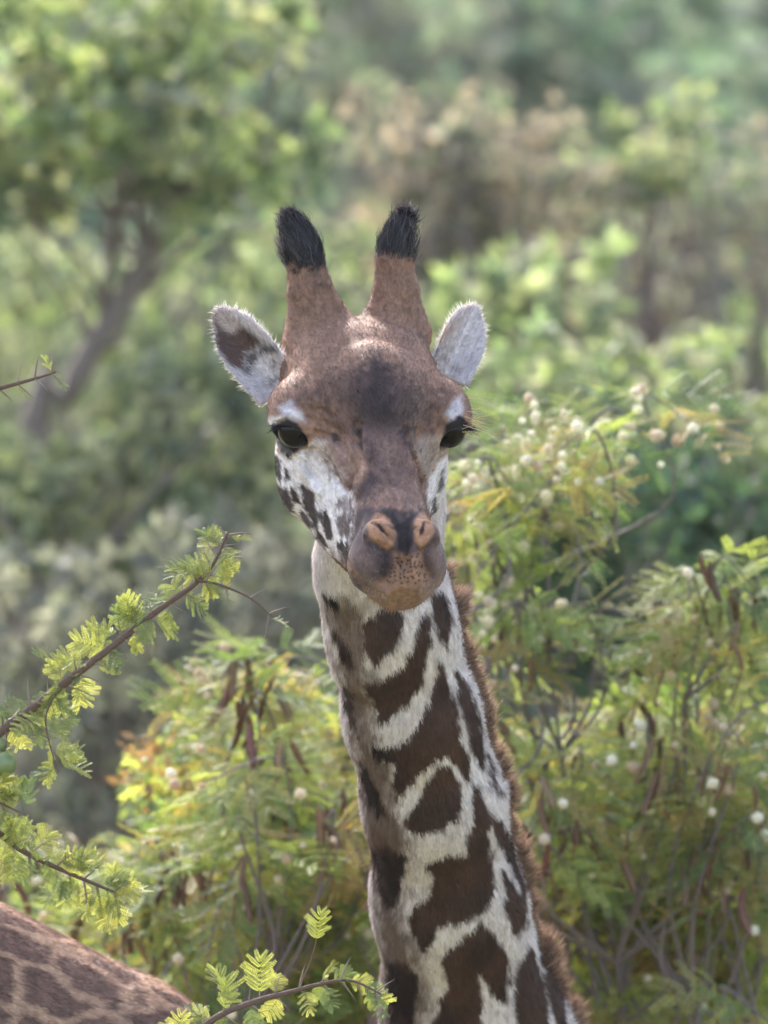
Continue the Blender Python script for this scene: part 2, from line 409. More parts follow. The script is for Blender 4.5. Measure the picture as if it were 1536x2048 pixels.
HEADP = [   # outline, colour, feather, wobble, opacity
    (ZH([(150, 520), (230, 480), (300, 500), (370, 440), (430, 400), (520, 400), (560, 520), (640, 640), (700, 740), (715, 900), (690, 1080), (660, 1200), (560, 1200), (420, 1090), (330, 990), (240, 880), (180, 740), (120, 620)]), WHITE, 7, 6, 1),
    (ZH([(1300, 360), (1220, 370), (1120, 380), (1090, 470), (1130, 600), (1180, 700), (1195, 860), (1215, 930), (1270, 900), (1340, 560), (1330, 400)]), srgb(166, 144, 132), 9, 6, .95),
    (ZH([(1310, 500), (1250, 560), (1190, 680), (1170, 760), (1190, 880), (1215, 930), (1270, 900), (1350, 560)]), WHITE, 5, 4, 1),
    (ZH([(430, 400), (560, 400), (660, 470), (700, 620), (690, 740), (620, 720), (560, 640), (500, 560), (420, 520), (360, 450)]), srgb(184, 160, 146), 14, 8, .8),
    (ZH([(500, 380), (680, 380), (730, 600), (710, 780), (660, 760), (600, 640), (540, 540)]), srgb(142, 112, 100), 14, 9, .9),
    # forehead
    (ZT([(620, 960), (760, 870), (900, 800), (1000, 860), (1120, 960), (1240, 1030), (1180, 1080), (1100, 1100), (1070, 1330), (1060, 1500), (1000, 1500), (900, 1420), (840, 1300), (800, 1160), (740, 1080), (640, 1050)]), srgb(74, 56, 54), 26, 9, .8),
    (ZT([(880, 800), (930, 800), (960, 860), (1000, 1000), (990, 1160), (860, 1160), (850, 960)]), srgb(50, 39, 40), 20, 8, .75),
    (ZT([(560, 940), (760, 900), (720, 980), (600, 1020), (480, 1060)]), srgb(92, 66, 58), 22, 14, .6),
    (ZT([(1040, 840), (1180, 960), (1290, 1040), (1240, 1060), (1100, 980)]), srgb(92, 66, 58), 22, 14, .6),
    (ZH([(560, 180), (700, 130), (740, 330), (700, 420), (620, 400), (560, 320)]), srgb(96, 70, 62), 20, 14, .7),
    (ZH([(1060, 150), (1200, 180), (1290, 300), (1200, 330), (1080, 330)]), srgb(84, 62, 56), 18, 12, .75),
    (ZT([(820, 1000), (1060, 1000), (1080, 1150), (1060, 1330), (1000, 1400), (880, 1330), (830, 1180)]), srgb(64, 49, 49), 18, 12, .6),
    # nose ridge
    (ZH([(700, 330), (760, 300), (1040, 300), (1070, 420), (1080, 560), (1150, 720), (1190, 880), (1060, 880), (900, 820), (720, 870), (700, 720), (760, 600), (720, 470)]), srgb(108, 84, 77), 14, 10, .6),
    (ZH([(790, 360), (1010, 360), (1060, 520), (1090, 760), (1000, 860), (880, 800), (860, 560)]), srgb(128, 98, 86), 18, 12, .7),
    (ZH([(715, 330), (750, 340), (760, 480), (730, 450)]), srgb(46, 34, 34), 6, 5, .9),
    (ZH([(760, 420), (830, 440), (850, 540), (800, 560), (760, 500)]), srgb(72, 52, 48), 10, 8, .7),
    (ZH([(720, 700), (790, 620), (860, 620), (860, 720), (780, 810), (710, 800)]), srgb(66, 50, 50), 12, 8, .85),
    (ZH([(1000, 340), (1040, 350), (1060, 430), (1030, 430)]), srgb(70, 52, 50), 8, 4, .8),
    (ZH([(680, 600), (730, 590), (700, 760), (670, 730)]), srgb(84, 58, 50), 7, 5, .8),
    (ZH([(1080, 500), (1110, 500), (1160, 680), (1150, 720), (1100, 640)]), srgb(104, 76, 66), 7, 5, .8),
    (ZH([(700, 430), (760, 520), (790, 620), (720, 700), (690, 690), (730, 600)]), srgb(178, 138, 116), 8, 5, .65),
    # muzzle
    (ZH([(700, 860), (800, 830), (1000, 870), (1180, 880), (1240, 940), (1330, 1160), (1300, 1300), (1180, 1440), (1000, 1500), (820, 1420), (660, 1250), (650, 1130), (690, 1000)]), MUZ, 9, 6, 1),
    (ZH([(590, 800), (690, 780), (710, 900), (690, 960), (640, 900), (585, 880)]), srgb(120, 100, 96), 10, 8, .8),
    (ZH([(950, 1140), (1080, 1160), (1150, 1130), (1165, 1250), (1215, 1340), (1160, 1450), (1020, 1500), (880, 1440), (830, 1370), (910, 1310), (945, 1230)]), srgb(146, 108, 84), 10, 6, .95),
    (ZH([(760, 1300), (880, 1390), (1020, 1430), (1180, 1390), (1300, 1250), (1300, 1330), (1180, 1470), (1000, 1520), (820, 1440)]), srgb(140, 114, 94), 14, 5, .55),
    (ZH([(880, 1140), (950, 1170), (950, 1290), (890, 1320), (840, 1240)]), srgb(52, 38, 38), 12, 6, .8),
    (ZH([(1140, 1130), (1190, 1150), (1190, 1260), (1160, 1240)]), srgb(56, 40, 40), 10, 6, .8),
    (ZH([(660, 1130), (740, 1120), (820, 1180), (830, 1270), (760, 1290), (670, 1220)]), srgb(124, 98, 92), 12, 8, .6),
    (ZH([(1210, 1100), (1300, 1120), (1310, 1240), (1250, 1290), (1210, 1200)]), srgb(128, 102, 94), 12, 8, .6),
    # nostrils
    (ZH([(790, 960), (840, 890), (900, 900), (960, 950), (985, 1020), (960, 1110), (910, 1140), (840, 1090), (790, 1050)]), TAN, 5, 3, 1),
    (ZH([(1080, 960), (1110, 900), (1150, 885), (1210, 930), (1230, 1010), (1190, 1080), (1140, 1120), (1100, 1080), (1090, 1020)]), TAN, 5, 3, 1),
    (ZH([(830, 950), (870, 960), (925, 1035), (915, 1050), (870, 1010)]), srgb(40, 26, 24), 3, 2, 1),
    (ZH([(1150, 960), (1165, 950), (1160, 1010), (1130, 1050), (1135, 1000)]), srgb(40, 26, 24), 3, 2, 1),
    (ZH([(880, 880), (960, 900), (1010, 960), (1080, 900), (1130, 880), (1100, 940), (1085, 1040), (1090, 1130), (1040, 1165), (985, 1130), (980, 1030), (940, 940)]), srgb(48, 38, 38), 6, 4, .95),
    (ZH([(760, 1070), (850, 1085), (920, 1140), (900, 1150), (820, 1110)]), srgb(52, 40, 40), 6, 3, .8),
    # cheek spots
    (ZH([(340, 700), (400, 730), (440, 750), (450, 870), (475, 920), (450, 1010), (400, 920), (350, 830)]), DARK, 3.5, 4, 1),
    (ZH([(275, 710), (320, 760), (340, 830), (300, 820), (265, 760)]), DARK, 3.5, 3, 1),
    (ZH([(330, 880), (380, 900), (430, 990), (410, 1000), (350, 950)]), DARK, 3.5, 3, 1),
    (ZH([(490, 880), (515, 870), (545, 960), (565, 1060), (520, 1070), (490, 980)]), DARK, 3.5, 3, 1),
    (ZH([(590, 900), (650, 900), (690, 1000), (660, 1060), (600, 1040), (580, 960)]), srgb(84, 62, 58), 6, 5, .9),
    (ZH([(575, 1110), (610, 1080), (660, 1110), (668, 1220), (620, 1190)]), DARK, 3.5, 3, 1),
    (ZH([(440, 1000), (480, 1030), (540, 1130), (500, 1130), (450, 1070)]), DARK, 4, 3, 1),
    (ZH([(340, 980), (400, 1020), (470, 1090), (420, 1090), (360, 1040)]), DARK, 4, 3, 1),
    (ZH([(165, 500), (200, 520), (220, 640), (210, 700), (170, 640), (140, 560)]), BLACK, 4, 3, 1),
    (ZH([(230, 590), (255, 600), (270, 670), (240, 680)]), BLACK, 3.5, 2, 1),
    (ZH([(180, 700), (240, 730), (280, 800), (300, 880), (270, 900), (200, 800)]), DARK, 4, 3, 1),
    (ZH([(1265, 640), (1290, 600), (1290, 720), (1250, 760)]), DARK, 4, 3, .9),
    (ZH([(1210, 820), (1240, 780), (1250, 900), (1215, 920)]), DARK, 4, 3, .9),
    # chin / jaw
    (ZH([(500, 1140), (600, 1190), (680, 1230), (790, 1390), (720, 1440), (640, 1380), (560, 1260)]), srgb(116, 88, 70), 10, 6, 1),
    (ZH([(640, 1290), (700, 1320), (790, 1370), (760, 1400), (660, 1390)]), srgb(64, 50, 40), 8, 4, .8),
    # eyes
    (ZH([(190, 190), (270, 150), (340, 210), (380, 290), (300, 270), (220, 230)]), srgb(206, 196, 198), 8, 5, .9),
    (ZH([(100, 300), (130, 260), (200, 230), (230, 260), (170, 300)]), WHITE, 6, 4, .9),
    (ZH([(1310, 230), (1350, 150), (1410, 110), (1425, 190), (1400, 250), (1340, 270)]), srgb(200, 190, 192), 8, 5, .9),
    (ZH([(100, 330), (170, 290), (240, 260), (320, 290), (370, 350), (400, 390), (350, 420), (320, 470), (270, 520), (215, 500), (180, 440), (160, 370)]), BLACK, 4, 3, 1),
    (ZH([(1290, 360), (1330, 290), (1400, 240), (1470, 290), (1420, 320), (1400, 420), (1330, 450), (1300, 420)]), BLACK, 4, 3, 1),
    (ZH([(510, 340), (560, 340), (640, 420), (600, 430), (540, 380)]), srgb(76, 56, 52), 7, 4, .8),
    # crown
    (ZT([(780, 590), (860, 510), (880, 520), (850, 590), (830, 650), (790, 650)]), srgb(96, 62, 44), 8, 6, .8),
]
OSST = [(ZT([(370, -60), (680, -60), (680, 240), (640, 380), (590, 360), (540, 330), (500, 340), (460, 310), (400, 330)])),
        (ZT([(840, -60), (1160, -60), (1140, 280), (1090, 270), (1040, 250), (980, 265), (930, 260), (890, 310), (860, 280)]))]
EARP = [
    (ZT([(60, 560), (130, 580), (210, 640), (330, 740), (250, 790), (230, 880), (150, 850), (90, 760), (70, 660)]), srgb(92, 68, 60), 8, 6, 1),
    (ZT([(80, 570), (170, 570), (210, 640), (160, 690), (90, 640)]), srgb(196, 176, 168), 10, 6, .8),
    (ZT([(230, 880), (250, 790), (330, 750), (440, 780), (300, 800), (260, 900)]), srgb(56, 42, 40), 7, 4, .9),
    (ZT([(360, 850), (400, 830), (380, 880)]), srgb(96, 76, 74), 6, 4, .8), (ZT([(360, 920), (410, 900), (380, 960), (350, 950)]), srgb(96, 76, 74), 6, 4, .8),
    (ZT([(1190, 780), (1260, 800), (1330, 890), (1280, 880)]), srgb(150, 130, 128), 9, 6, .7),
    (ZT([(1180, 700), (1330, 610), (1380, 560), (1300, 680), (1220, 760)]), srgb(196, 168, 156), 9, 6, .8),
]
NECKP = [ZN(L) for L in (
    [(400, 190), (500, 110), (560, 60), (610, 110), (630, 200), (610, 290), (540, 370), (450, 450), (410, 380), (390, 280)],
    [(400, 570), (520, 560), (620, 470), (690, 360), (720, 260), (770, 110), (790, 180), (800, 300), (770, 440), (730, 590), (640, 700), (500, 820), (470, 740), (460, 660), (410, 630)],
    [(440, 940), (520, 960), (620, 940), (720, 840), (800, 690), (830, 560), (860, 440), (900, 520), (930, 640), (960, 760), (980, 850), (960, 900), (1010, 980), (1040, 1080), (1020, 1150), (960, 1080), (900, 1020), (820, 1040), (720, 1140), (640, 1240), (590, 1270), (570, 1180), (590, 1060), (500, 1020), (455, 1000)],
    [(630, 1420), (700, 1340), (760, 1240), (790, 1150), (860, 1080), (930, 1090), (980, 1180), (990, 1280), (950, 1400), (870, 1470), (780, 1480), (720, 1510), (650, 1460)],
    [(800, 10), (880, 20), (930, 150), (920, 260), (915, 370), (870, 320), (830, 190), (800, 90)],
    [(950, 480), (1000, 540), (1050, 640), (1090, 760), (1120, 900), (1130, 1060), (1100, 1090), (1060, 960), (1020, 800), (970, 640)],
    [(1060, 1180), (1100, 1230), (1140, 1330), (1160, 1520), (1180, 1620), (1130, 1560), (1090, 1440), (1060, 1320)],
    [(1150, 1000), (1190, 1100), (1230, 1240), (1210, 1280), (1170, 1180)],
    [(1180, 1380), (1230, 1420), (1290, 1520), (1320, 1600), (1260, 1560), (1200, 1480)])] + [ZM(L) for L in (
    [(580, 310), (650, 260), (740, 250), (800, 230), (815, 130), (850, 60), (880, 60), (925, 200), (945, 380), (930, 500), (880, 560), (760, 610), (640, 640), (570, 760), (520, 700), (480, 600), (520, 540), (610, 440), (620, 370)],
    [(650, 830), (700, 760), (800, 690), (880, 620), (950, 680), (1020, 770), (1030, 900), (1020, 1040), (970, 1050), (910, 930), (860, 880), (880, 1000), (880, 1250), (590, 1250), (660, 1060), (700, 950), (690, 870)],
    [(1000, 330), (1060, 400), (1120, 500), (1130, 600), (1080, 680), (1040, 640), (1010, 500)],
    [(1080, 860), (1150, 740), (1200, 860), (1240, 1030), (1270, 1250), (1080, 1250), (1070, 1000)],
    [(1190, 680), (1260, 800), (1310, 900), (1340, 1050), (1360, 1250), (1300, 1250), (1250, 1000), (1210, 830)],
    [(940, 20), (1000, 60), (1050, 180), (1090, 300), (1140, 420), (1120, 470), (1050, 330), (980, 170)])]
NECKB = [ZN(L) for L in (
    [(130, 0), (230, 40), (240, 100), (215, 130), (170, 80)],
    [(210, 260), (270, 300), (310, 380), (325, 480), (290, 480), (240, 390)],
    [(255, 580), (310, 640), (330, 760), (365, 890), (330, 860), (280, 740)],
    [(365, 1060), (420, 1110), (450, 1190), (510, 1280), (540, 1390), (480, 1380), (410, 1290), (370, 1180)],
    [(445, 940), (530, 960), (540, 1020), (490, 1040), (455, 1000)])] + [ZM(L) for L in (
    [(280, 190), (380, 190), (470, 250), (450, 380), (410, 540), (350, 500), (300, 370)],
    [(370, 820), (470, 830), (540, 900), (530, 1000), (510, 1250), (400, 1250), (360, 980)])]
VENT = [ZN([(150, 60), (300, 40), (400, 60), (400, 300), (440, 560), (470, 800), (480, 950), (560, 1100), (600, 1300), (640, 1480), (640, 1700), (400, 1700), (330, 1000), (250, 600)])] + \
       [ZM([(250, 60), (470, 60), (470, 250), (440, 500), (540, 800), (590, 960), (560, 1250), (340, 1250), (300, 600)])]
_pr = np.random.default_rng(21); PORES = [(816 + (i - (6 + j * .5) / 2) * 8.2 + _pr.normal(0, 2.6), 1112 + j * 8.4 + _pr.normal(0, 2.6)) for j in range(7) for i in range(int(6 + j * .5) + 1)]
def neck_param(P):
    """angle round and distance along the neck, for the coat on the far side"""
    pts = np.array([a for a, _ in NK], float); best = np.full(len(P), 1e9); T = np.zeros(len(P)); A = np.zeros(len(P)); acc = 0
    for a, b in zip(pts[:-1], pts[1:]):
        ba = b - a; L = np.linalg.norm(ba); t = np.clip((P - a) @ ba / (L * L), 0, 1); r = P - a - t[:, None] * ba; d = np.linalg.norm(r, axis=1)
        ax = ba / L; e1 = nrm(DORS - (DORS @ ax) * ax); e2 = np.cross(ax, e1); m = d < best
        best[m] = d[m]; T[m] = (acc + t * L)[m]; A[m] = np.arctan2(r @ e2, r @ e1)[m]; acc += L
    return T, A
_cells = np.random.default_rng(3).random((400, 2))
def vor_patches(T, A):
    """patch mask of big blotches separated by pale lines"""
    n = len(T); d1 = np.full(n, 1e9); d2 = np.full(n, 1e9)
    cy = np.floor(T / 190).astype(int); k = np.floor((A + math.pi) / (2 * math.pi) * 5).astype(int)
    for dy in (-1, 0, 1):
        for dk in (-1, 0, 1):
            c = _cells[((cy + dy) * 5 + (k + dk) % 5) % 400]
            ty = (cy + dy + .2 + .6 * c[:, 0]) * 190; ta = ((k + dk) + .2 + .6 * c[:, 1]) / 5 * 2 * math.pi - math.pi
            da = (A - ta) * 125; d = np.hypot(T - ty, da)
            d2 = np.where(d < d1, d1, np.minimum(d2, d)); d1 = np.minimum(d1, d)
    return d2 - d1
def coat(P, N):
    """base colour of the coat and the kind of hair at points P (picture units) with outward normals N"""
    n = len(P); k = 1 + P[:, 2] / DPX
    uv = np.stack([P[:, 0], P[:, 1]], 1)
    n1 = vnoise(P, 1 / 16.) - .5; n2 = vnoise(P, 1 / 6.) - .5; n3 = vnoise(P, 1 / 60.) - .5
    wob = 1.3 * n1 + .8 * n2
    dh = np.full(n, 1e4); m = P[:, 1] < 1420; dh[m] = head_sdf(P[m]); dn = neck_sdf(P)
    de = np.minimum(ear_sdf(P, EARS[0]), ear_sdf(P, EARS[1]))
    head = dh < dn + 6
    ear = (de < 3) & (de < dh - 3)
    C = np.tile(np.array(WHITE), (n, 1)); T, A = neck_param(P)
    front = N[:, 2] < .12
    # neck and body
    def lay(mask, col):
        C[:] = C * (1 - mask[:, None]) + np.array(col) * mask[:, None]
    vis = (front & (P[:, 1] < 2110)).astype(float)
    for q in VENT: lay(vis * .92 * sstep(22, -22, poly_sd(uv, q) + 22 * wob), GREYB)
    for q in NECKP: lay(vis * sstep(5, -5, poly_sd(uv, q) - 2 + 9 * wob), NDARK)
    for q in NECKB: lay(vis * sstep(6, -6, poly_sd(uv, q) + 8 * wob), srgb(44, 32, 30))
    vp = vor_patches(T + 30 * n3, A + .3 * n1)
    lay((1 - vis) * sstep(20, 40, vp + 14 * wob), NDARK)
    dk = sstep(.25, .08, C.mean(1)); lay(dk * .5 * sstep(-.05, .35, n3 + .5 * n1), srgb(90, 64, 54)); lay(dk * .5 * sstep(-.05, -.3, n3 - .4 * n1), srgb(46, 32, 30))
    ridge = sstep(.24, .10, np.abs(A)) * (P[:, 1] > 1150)
    lay(ridge * .7, srgb(118, 90, 76))
    # head
    H = np.tile(np.array(BROWN), (n, 1))
    def layh(mask, col):
        H[:] = H * (1 - mask[:, None]) + np.array(col) * mask[:, None]
    fr = sstep(.25, .0, N[:, 2])
    pale = sstep(-120, -190, hl(P)[:, 2]) ; layh(pale * (hl(P)[:, 1] < 520), WHITE)
    for q, col, f, w, op in HEADP: layh(fr * op * sstep(f, -f, poly_sd(uv, q) + w * 1.6 * wob), col)
    for q in OSST: layh(sstep(16, -16, poly_sd(uv, q) + 26 * wob), srgb(30, 25, 27))
    osd = np.minimum(rcone(P, OSS[0][1], OSS[0][3], 60, 70), rcone(P, OSS[1][1], OSS[1][3], 60, 70))
    layh((osd < 0) * (P[:, 1] < 545) * sstep(0, .5, N[:, 2]), srgb(26, 22, 24))
    # pores on the upper lip
    for (px_, py_) in PORES:
        dd_ = (uv[:, 0] - px_) ** 2 + (uv[:, 1] - py_) ** 2; layh(fr * sstep(9., 3., dd_) * .85, srgb(44, 28, 24))
    layh(fr * (hl(P)[:, 1] > 600) * (np.abs(hl(P)[:, 0]) > 34) * sstep(.7, .85, vnoise(P, 1 / 3.)) * .18, srgb(168, 150, 146))
    Hn = H * (1 + .6 * n2 + .38 * n1 + .4 * n3)[:, None]
    E = np.tile(np.array(srgb(206, 194, 194)), (n, 1))
    for q, col, f, w, op in EARP:
        mk = ((N[:, 2] < .3) * op * sstep(f, -f, poly_sd(uv, q) + w * wob))[:, None]; E = E * (1 - mk) + np.array(col) * mk
    C = C * (1 + .3 * n2 + .2 * n1 + .2 * n3)[:, None]
    C = np.where(head[:, None], Hn, C); C = np.where(ear[:, None], E * (1 + .3 * n2)[:, None], C)
    oss = (osd < -14) & (P[:, 1] < 640)
    return np.clip(C, .004, .9), head, ear, oss, T, A
GN = np.zeros_like(GV)
_t = np.cross(GV[GF[:, 2]] - GV[GF[:, 0]], GV[GF[:, 3]] - GV[GF[:, 1]])
for i in range(4): np.add.at(GN, GF[:, i], _t)
GN = nrm(GN)
_s = np.random.default_rng(1).integers(0, len(GV), 500)
if ((GN[_s] * grad(giraffe_sdf, GV[_s])).sum(1) > 0).mean() < .5: GN = -GN
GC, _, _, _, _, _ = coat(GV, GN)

def fur_material(name, rough=.75, sheen=.15):
    N = Nodes(name); at = N.n('Attribute', attribute_name='Col')
    nz = N.n('TexNoise', i_Scale=260.0, i_Detail=3.0); tc = N.n('TexCoord'); N.l(tc.outputs['Object'], nz.inputs['Vector'])
    cr = N.n('MapRange'); cr.inputs[3].default_value = .72; cr.inputs[4].default_value = 1.28; N.l(nz.outputs[0], cr.inputs[0])
    c = mix(N, 1.0, at.outputs['Color'], cr.outputs[0], 'MULTIPLY')
    b = N.n('BsdfPrincipled', i_Roughness=rough); b.inputs['Specular IOR Level'].default_value = .25
    b.inputs['Sheen Weight'].default_value = sheen; b.inputs['Sheen Roughness'].default_value = .4
    N.l(c, b.inputs['Base Color'])
    bp = N.n('Bump', i_Strength=.25, i_Distance=.002); N.l(nz.outputs[0], bp.inputs['Height']); N.l(bp.outputs[0], b.inputs['Normal'])
    N.l(b.outputs[0], N.out.inputs[0]); return N.m
def strand_material(name, trans=.35):
    N = Nodes(name); at = N.n('Attribute', attribute_name='Col')
    d = N.n('BsdfDiffuse'); t = N.n('BsdfTranslucent'); m = N.n('MixShader', i_Fac=trans)
    g = N.n('BsdfGlossy', i_Roughness=.45); m2 = N.n('MixShader', i_Fac=.04)
    for s_ in (d, t): N.l(at.outputs['Color'], s_.inputs['Color'])
    N.l(d.outputs[0], m.inputs[1]); N.l(t.outputs[0], m.inputs[2]); N.l(m.outputs[0], m2.inputs[1]); N.l(g.outputs[0], m2.inputs[2])
    N.l(m2.outputs[0], N.out.inputs[0]); return N.m
M_COAT = fur_material('giraffe_coat'); M_FUR = strand_material('giraffe_fur', .3); M_HAIR = strand_material('giraffe_hair', .3)

def strands(name, R, Nn, Dr, Ln, Wd, Cc, mat, parent, lift=.35, bend=.25, rng=RNG, flat=True):
    """short tapered hairs: roots R, skin normals Nn, lie direction Dr, length Ln, width Wd (picture units)"""
    n = len(R)
    Dr = nrm(Dr - (Dr * Nn).sum(1, keepdims=True) * Nn + 1e-6) if flat else nrm(Dr)
    d0 = nrm(Dr + Nn * lift + rng.normal(0, .16, (n, 3))); d1 = nrm(Dr + Nn * (lift - bend) + rng.normal(0, .2, (n, 3)))
    sd = nrm(np.cross(d0, Nn) + rng.normal(0, .35, (n, 3))); L = Ln[:, None]; w = Wd[:, None] * .5
    p0 = R - Nn * 1.0; p1 = p0 + d0 * L * .55; p2 = p1 + d1 * L * .45
    V = np.stack([p0 - sd * w, p0 + sd * w, p1 - sd * w * .75, p1 + sd * w * .75, p2], 1).reshape(-1, 3)
    b = np.arange(n)[:, None] * 5
    nn = nrm(Nn + rng.normal(0, .22, (n, 3)))
    cc = np.repeat(Cc[:, None], 5, 1); cc[:, 4] *= 1.12; cc[:, :2] *= .9
    me = np_mesh(name, W3(V), [b + [0, 1, 3, 2], b + [2, 3, 4]], True, cc.reshape(-1, 3),
                 (np.repeat(nn[:, None], 5, 1).reshape(-1, 3))[:, [0, 2, 1]] * [1, 1, -1])
    return link(name, me, mat, parent)
def sample_faces(V, F, N, m, n, rng):
    Fm = F[m]; a = np.linalg.norm(np.cross(V[Fm[:, 2]] - V[Fm[:, 0]], V[Fm[:, 3]] - V[Fm[:, 1]]), axis=1)
    f = Fm[rng.choice(len(Fm), n, p=a / a.sum())]; s, t = rng.random((2, n, 1))
    bil = lambda X: (X[f[:, 0]] * (1 - s) + X[f[:, 1]] * s) * (1 - t) + (X[f[:, 3]] * (1 - s) + X[f[:, 2]] * s) * t
    return bil(V), nrm(bil(N))

giraffe = empty('giraffe', W3((1900, GROUNDV, 1560)))
giraffe_inv = Matrix.Translation(-Vector(giraffe.location))
tag(giraffe, 'giraffe with two black-tufted horns and white ears, facing forward with its neck upright', 'giraffe')
def gpart(o):
    o.matrix_parent_inverse = giraffe_inv; return o
gb = gpart(link('body', np_mesh('giraffe_body', W3(GV), [GF], True, GC), M_COAT, giraffe))
# make the polygon winding agree with the outward normals
_me = gb.data; _fn = np.zeros(len(_me.polygons) * 3, np.float32); _me.polygons.foreach_get('normal', _fn); _fn = _fn.reshape(-1, 3)
_want = GN[GF].mean(1)[:, [0, 2, 1]] * [1, 1, -1]
if (_fn * _want).sum(1).mean() < 0: _me.flip_normals()
# short coat
rng = np.random.default_rng(11)
fc = GV[GF].mean(1); fN = nrm(GN[GF].mean(1))
msk = (fc[:, 1] < 2075) & (fN[:, 2] < .55) & (fc[:, 0] < 1250) & (fc[:, 2] < 1080)
R, Nn = sample_faces(GV, GF, GN, msk, 230000, rng)
Cc, hd, er, os_, T_, A_ = coat(R, Nn)
q = hl(R)
eyed = np.linalg.norm(np.stack([np.abs(q[:, 0]), q[:, 1], q[:, 2]], 1) - EYE, axis=1)
nos = (np.linalg.norm(np.stack([np.abs(q[:, 0]) - 46, (q[:, 1] - 640) * .8, q[:, 2] - 66], 1), axis=1) < 40)
keep = (eyed > 52) & ~(nos & hd)
neckdir = nrm(np.gradient(np.array([a for a, _ in NK], float), axis=0)); seg = np.clip(np.searchsorted([a[1] for a, _ in NK], R[:, 1]) - 1, 0, len(NK) - 1)
Dr = neckdir[seg]
Dr = np.where(hd[:, None], -HA + np.sign(q[:, [0]]) * HL * .25 + np.array([0, .0, 0]), Dr)
Dr = np.where((os_ & hd)[:, None], np.array([0, -1., .1]), Dr)
for E in EARS:
    m = er & (ear_sdf(R, E) < 5); Dr[m] = E['a'] + E['x'] * (np.sign((R[m] - E['b']) @ E['x']) * .35)[:, None]
Ln = np.where(hd, 9., 15.) * rng.uniform(.7, 1.35, len(R)); Ln[er] = 13 * rng.uniform(.6, 1.4, er.sum())
muz = hd & (q[:, 1] > 560); Ln[muz] *= .6
Wd = rng.uniform(1.1, 1.9, len(R))
Cc = Cc * rng.uniform(.8, 1.28, (len(R), 1))
gpart(strands('fur', R[keep], Nn[keep], Dr[keep], Ln[keep], Wd[keep], np.clip(Cc[keep], .004, .9), M_FUR, giraffe, .30, .18, rng))
# pale fringe round the ears
ev, en, ed, ec = [], [], [], []
for E in EARS:
    n = 1500; t = rng.uniform(.05, 1, n); sgn = np.where(rng.random(n) < (.72 if E is EARS[0] else .35), 1, -1)
    wd = E['w'] * np.interp(t, [0, .12, .3, .5, .7, .85, .94, 1], [.92, .94, 1, 1, .86, .6, .34, .06]); x = sgn * wd
    nn = E['cup'] * (np.abs(x) / E['w']) ** 2 * np.interp(t, [0, .3, 1], [1.3, 1, .35]) - 9 * t * t
    p = E['b'] + E['a'] * (t * E['L'])[:, None] + E['x'] * x[:, None] + E['n'] * nn[:, None]
    ev.append(p); en.append(np.tile(E['n'], (n, 1)) + rng.normal(0, .3, (n, 3))); ed.append(E['x'] * sgn[:, None] + E['a'] * np.where(t > .9, 1.6, .55)[:, None])
    ec.append(np.tile(np.array(srgb(236, 230, 228)), (n, 1)))
ev, en, ed, ec = map(np.concatenate, (ev, en, ed, ec))
gpart(strands('ear_fringe', ev, nrm(en), ed, np.minimum(22, 3 + rng.exponential(5.5, len(ev))), rng.uniform(.6, 1.0, len(ev)), ec, M_HAIR, giraffe, .0, -.1, rng))
# black tufts of the horns
for ti, c in enumerate(OSS):
    n = 7000; a, b = np.array(c[2], float), np.array(c[3], float); ax = nrm(b - a); e1 = nrm(np.cross(ax, [0, 0, 1.])); e2 = np.cross(ax, e1)
    t = np.where(rng.random(n) < .16, -.4 * rng.random(n) ** 1.6, rng.uniform(-.02, 1.5, n)) + (.3 if ti else .1); ph = rng.uniform(0, 2 * math.pi, n); top = t > 1; Lb = np.linalg.norm(b - a)
    nv = e1 * np.cos(ph)[:, None] + e2 * np.sin(ph)[:, None]
    tc = np.clip((t - 1) / .5, 0, 1); nv = np.where(top[:, None], nv * np.cos(tc * 1.5)[:, None] + ax * np.sin(tc * 1.5)[:, None], nv)
    p = a + ax * (np.minimum(t, 1) * Lb)[:, None] + nv * np.interp(t, [-.6, 0, 1], [40, 38, 33])[:, None]
    tip = TIPS[ti] + rng.normal(0, 1, (n, 3)) * [12, 10, 13]
    dd = nrm(tip - p) + .3 * nv * sstep(.7, .1, t)[:, None]
    cc = np.tile(np.array(srgb(40, 35, 40)), (n, 1)) * rng.uniform(.5, 2.2, (n, 1)); cc = np.where(rng.random((n, 1)) < .16, np.array(srgb(98, 90, 94)), cc)  # grey strands put the sheen of the tufts into the hair colour
    ed_ = (nv[:, 0] * (1 if ti else -1) > .75)[:, None] & (rng.random((n, 1)) < .35); cc = np.where(ed_, np.array(srgb(150, 140, 138)), cc)
    gpart(strands('horn_tuft', p, nv, dd, np.minimum(rng.uniform(26, 64, n), 8 + 1.0 * np.linalg.norm(tip - p, axis=1)), rng.uniform(1.2, 2.0, n), cc, M_HAIR, giraffe, .14, .26, rng, False))
# mane
pts = np.array([a for a, _ in NK], float); rr = np.array([r for _, r in NK], float)
n = 13000; s_ = rng.uniform(1.55, 6.4, n); i = s_.astype(int); f = (s_ - i)[:, None]
cen = pts[i] * (1 - f) + pts[i + 1] * f; rad = (rr[i] * (1 - f[:, 0]) + rr[i + 1] * f[:, 0])
ax = nrm(pts[i + 1] - pts[i]); e1 = nrm(DORS - (ax @ DORS)[:, None] * ax); e2 = np.cross(ax, e1)
an = rng.normal(0, .12, n)
dv = e1 * np.cos(an)[:, None] + e2 * np.sin(an)[:, None]
p = cen + dv * (rad * 1.0)[:, None]
p = project(neck_sdf, p, 2, 1.5, 20)
cl = vnoise(np.stack([s_ * 17, s_ * 0, s_ * 0], 1), 1.0) - .5; cl2 = vnoise(np.stack([s_ * 41, s_ * 0 + 3, s_ * 0], 1), 1.0) - .5
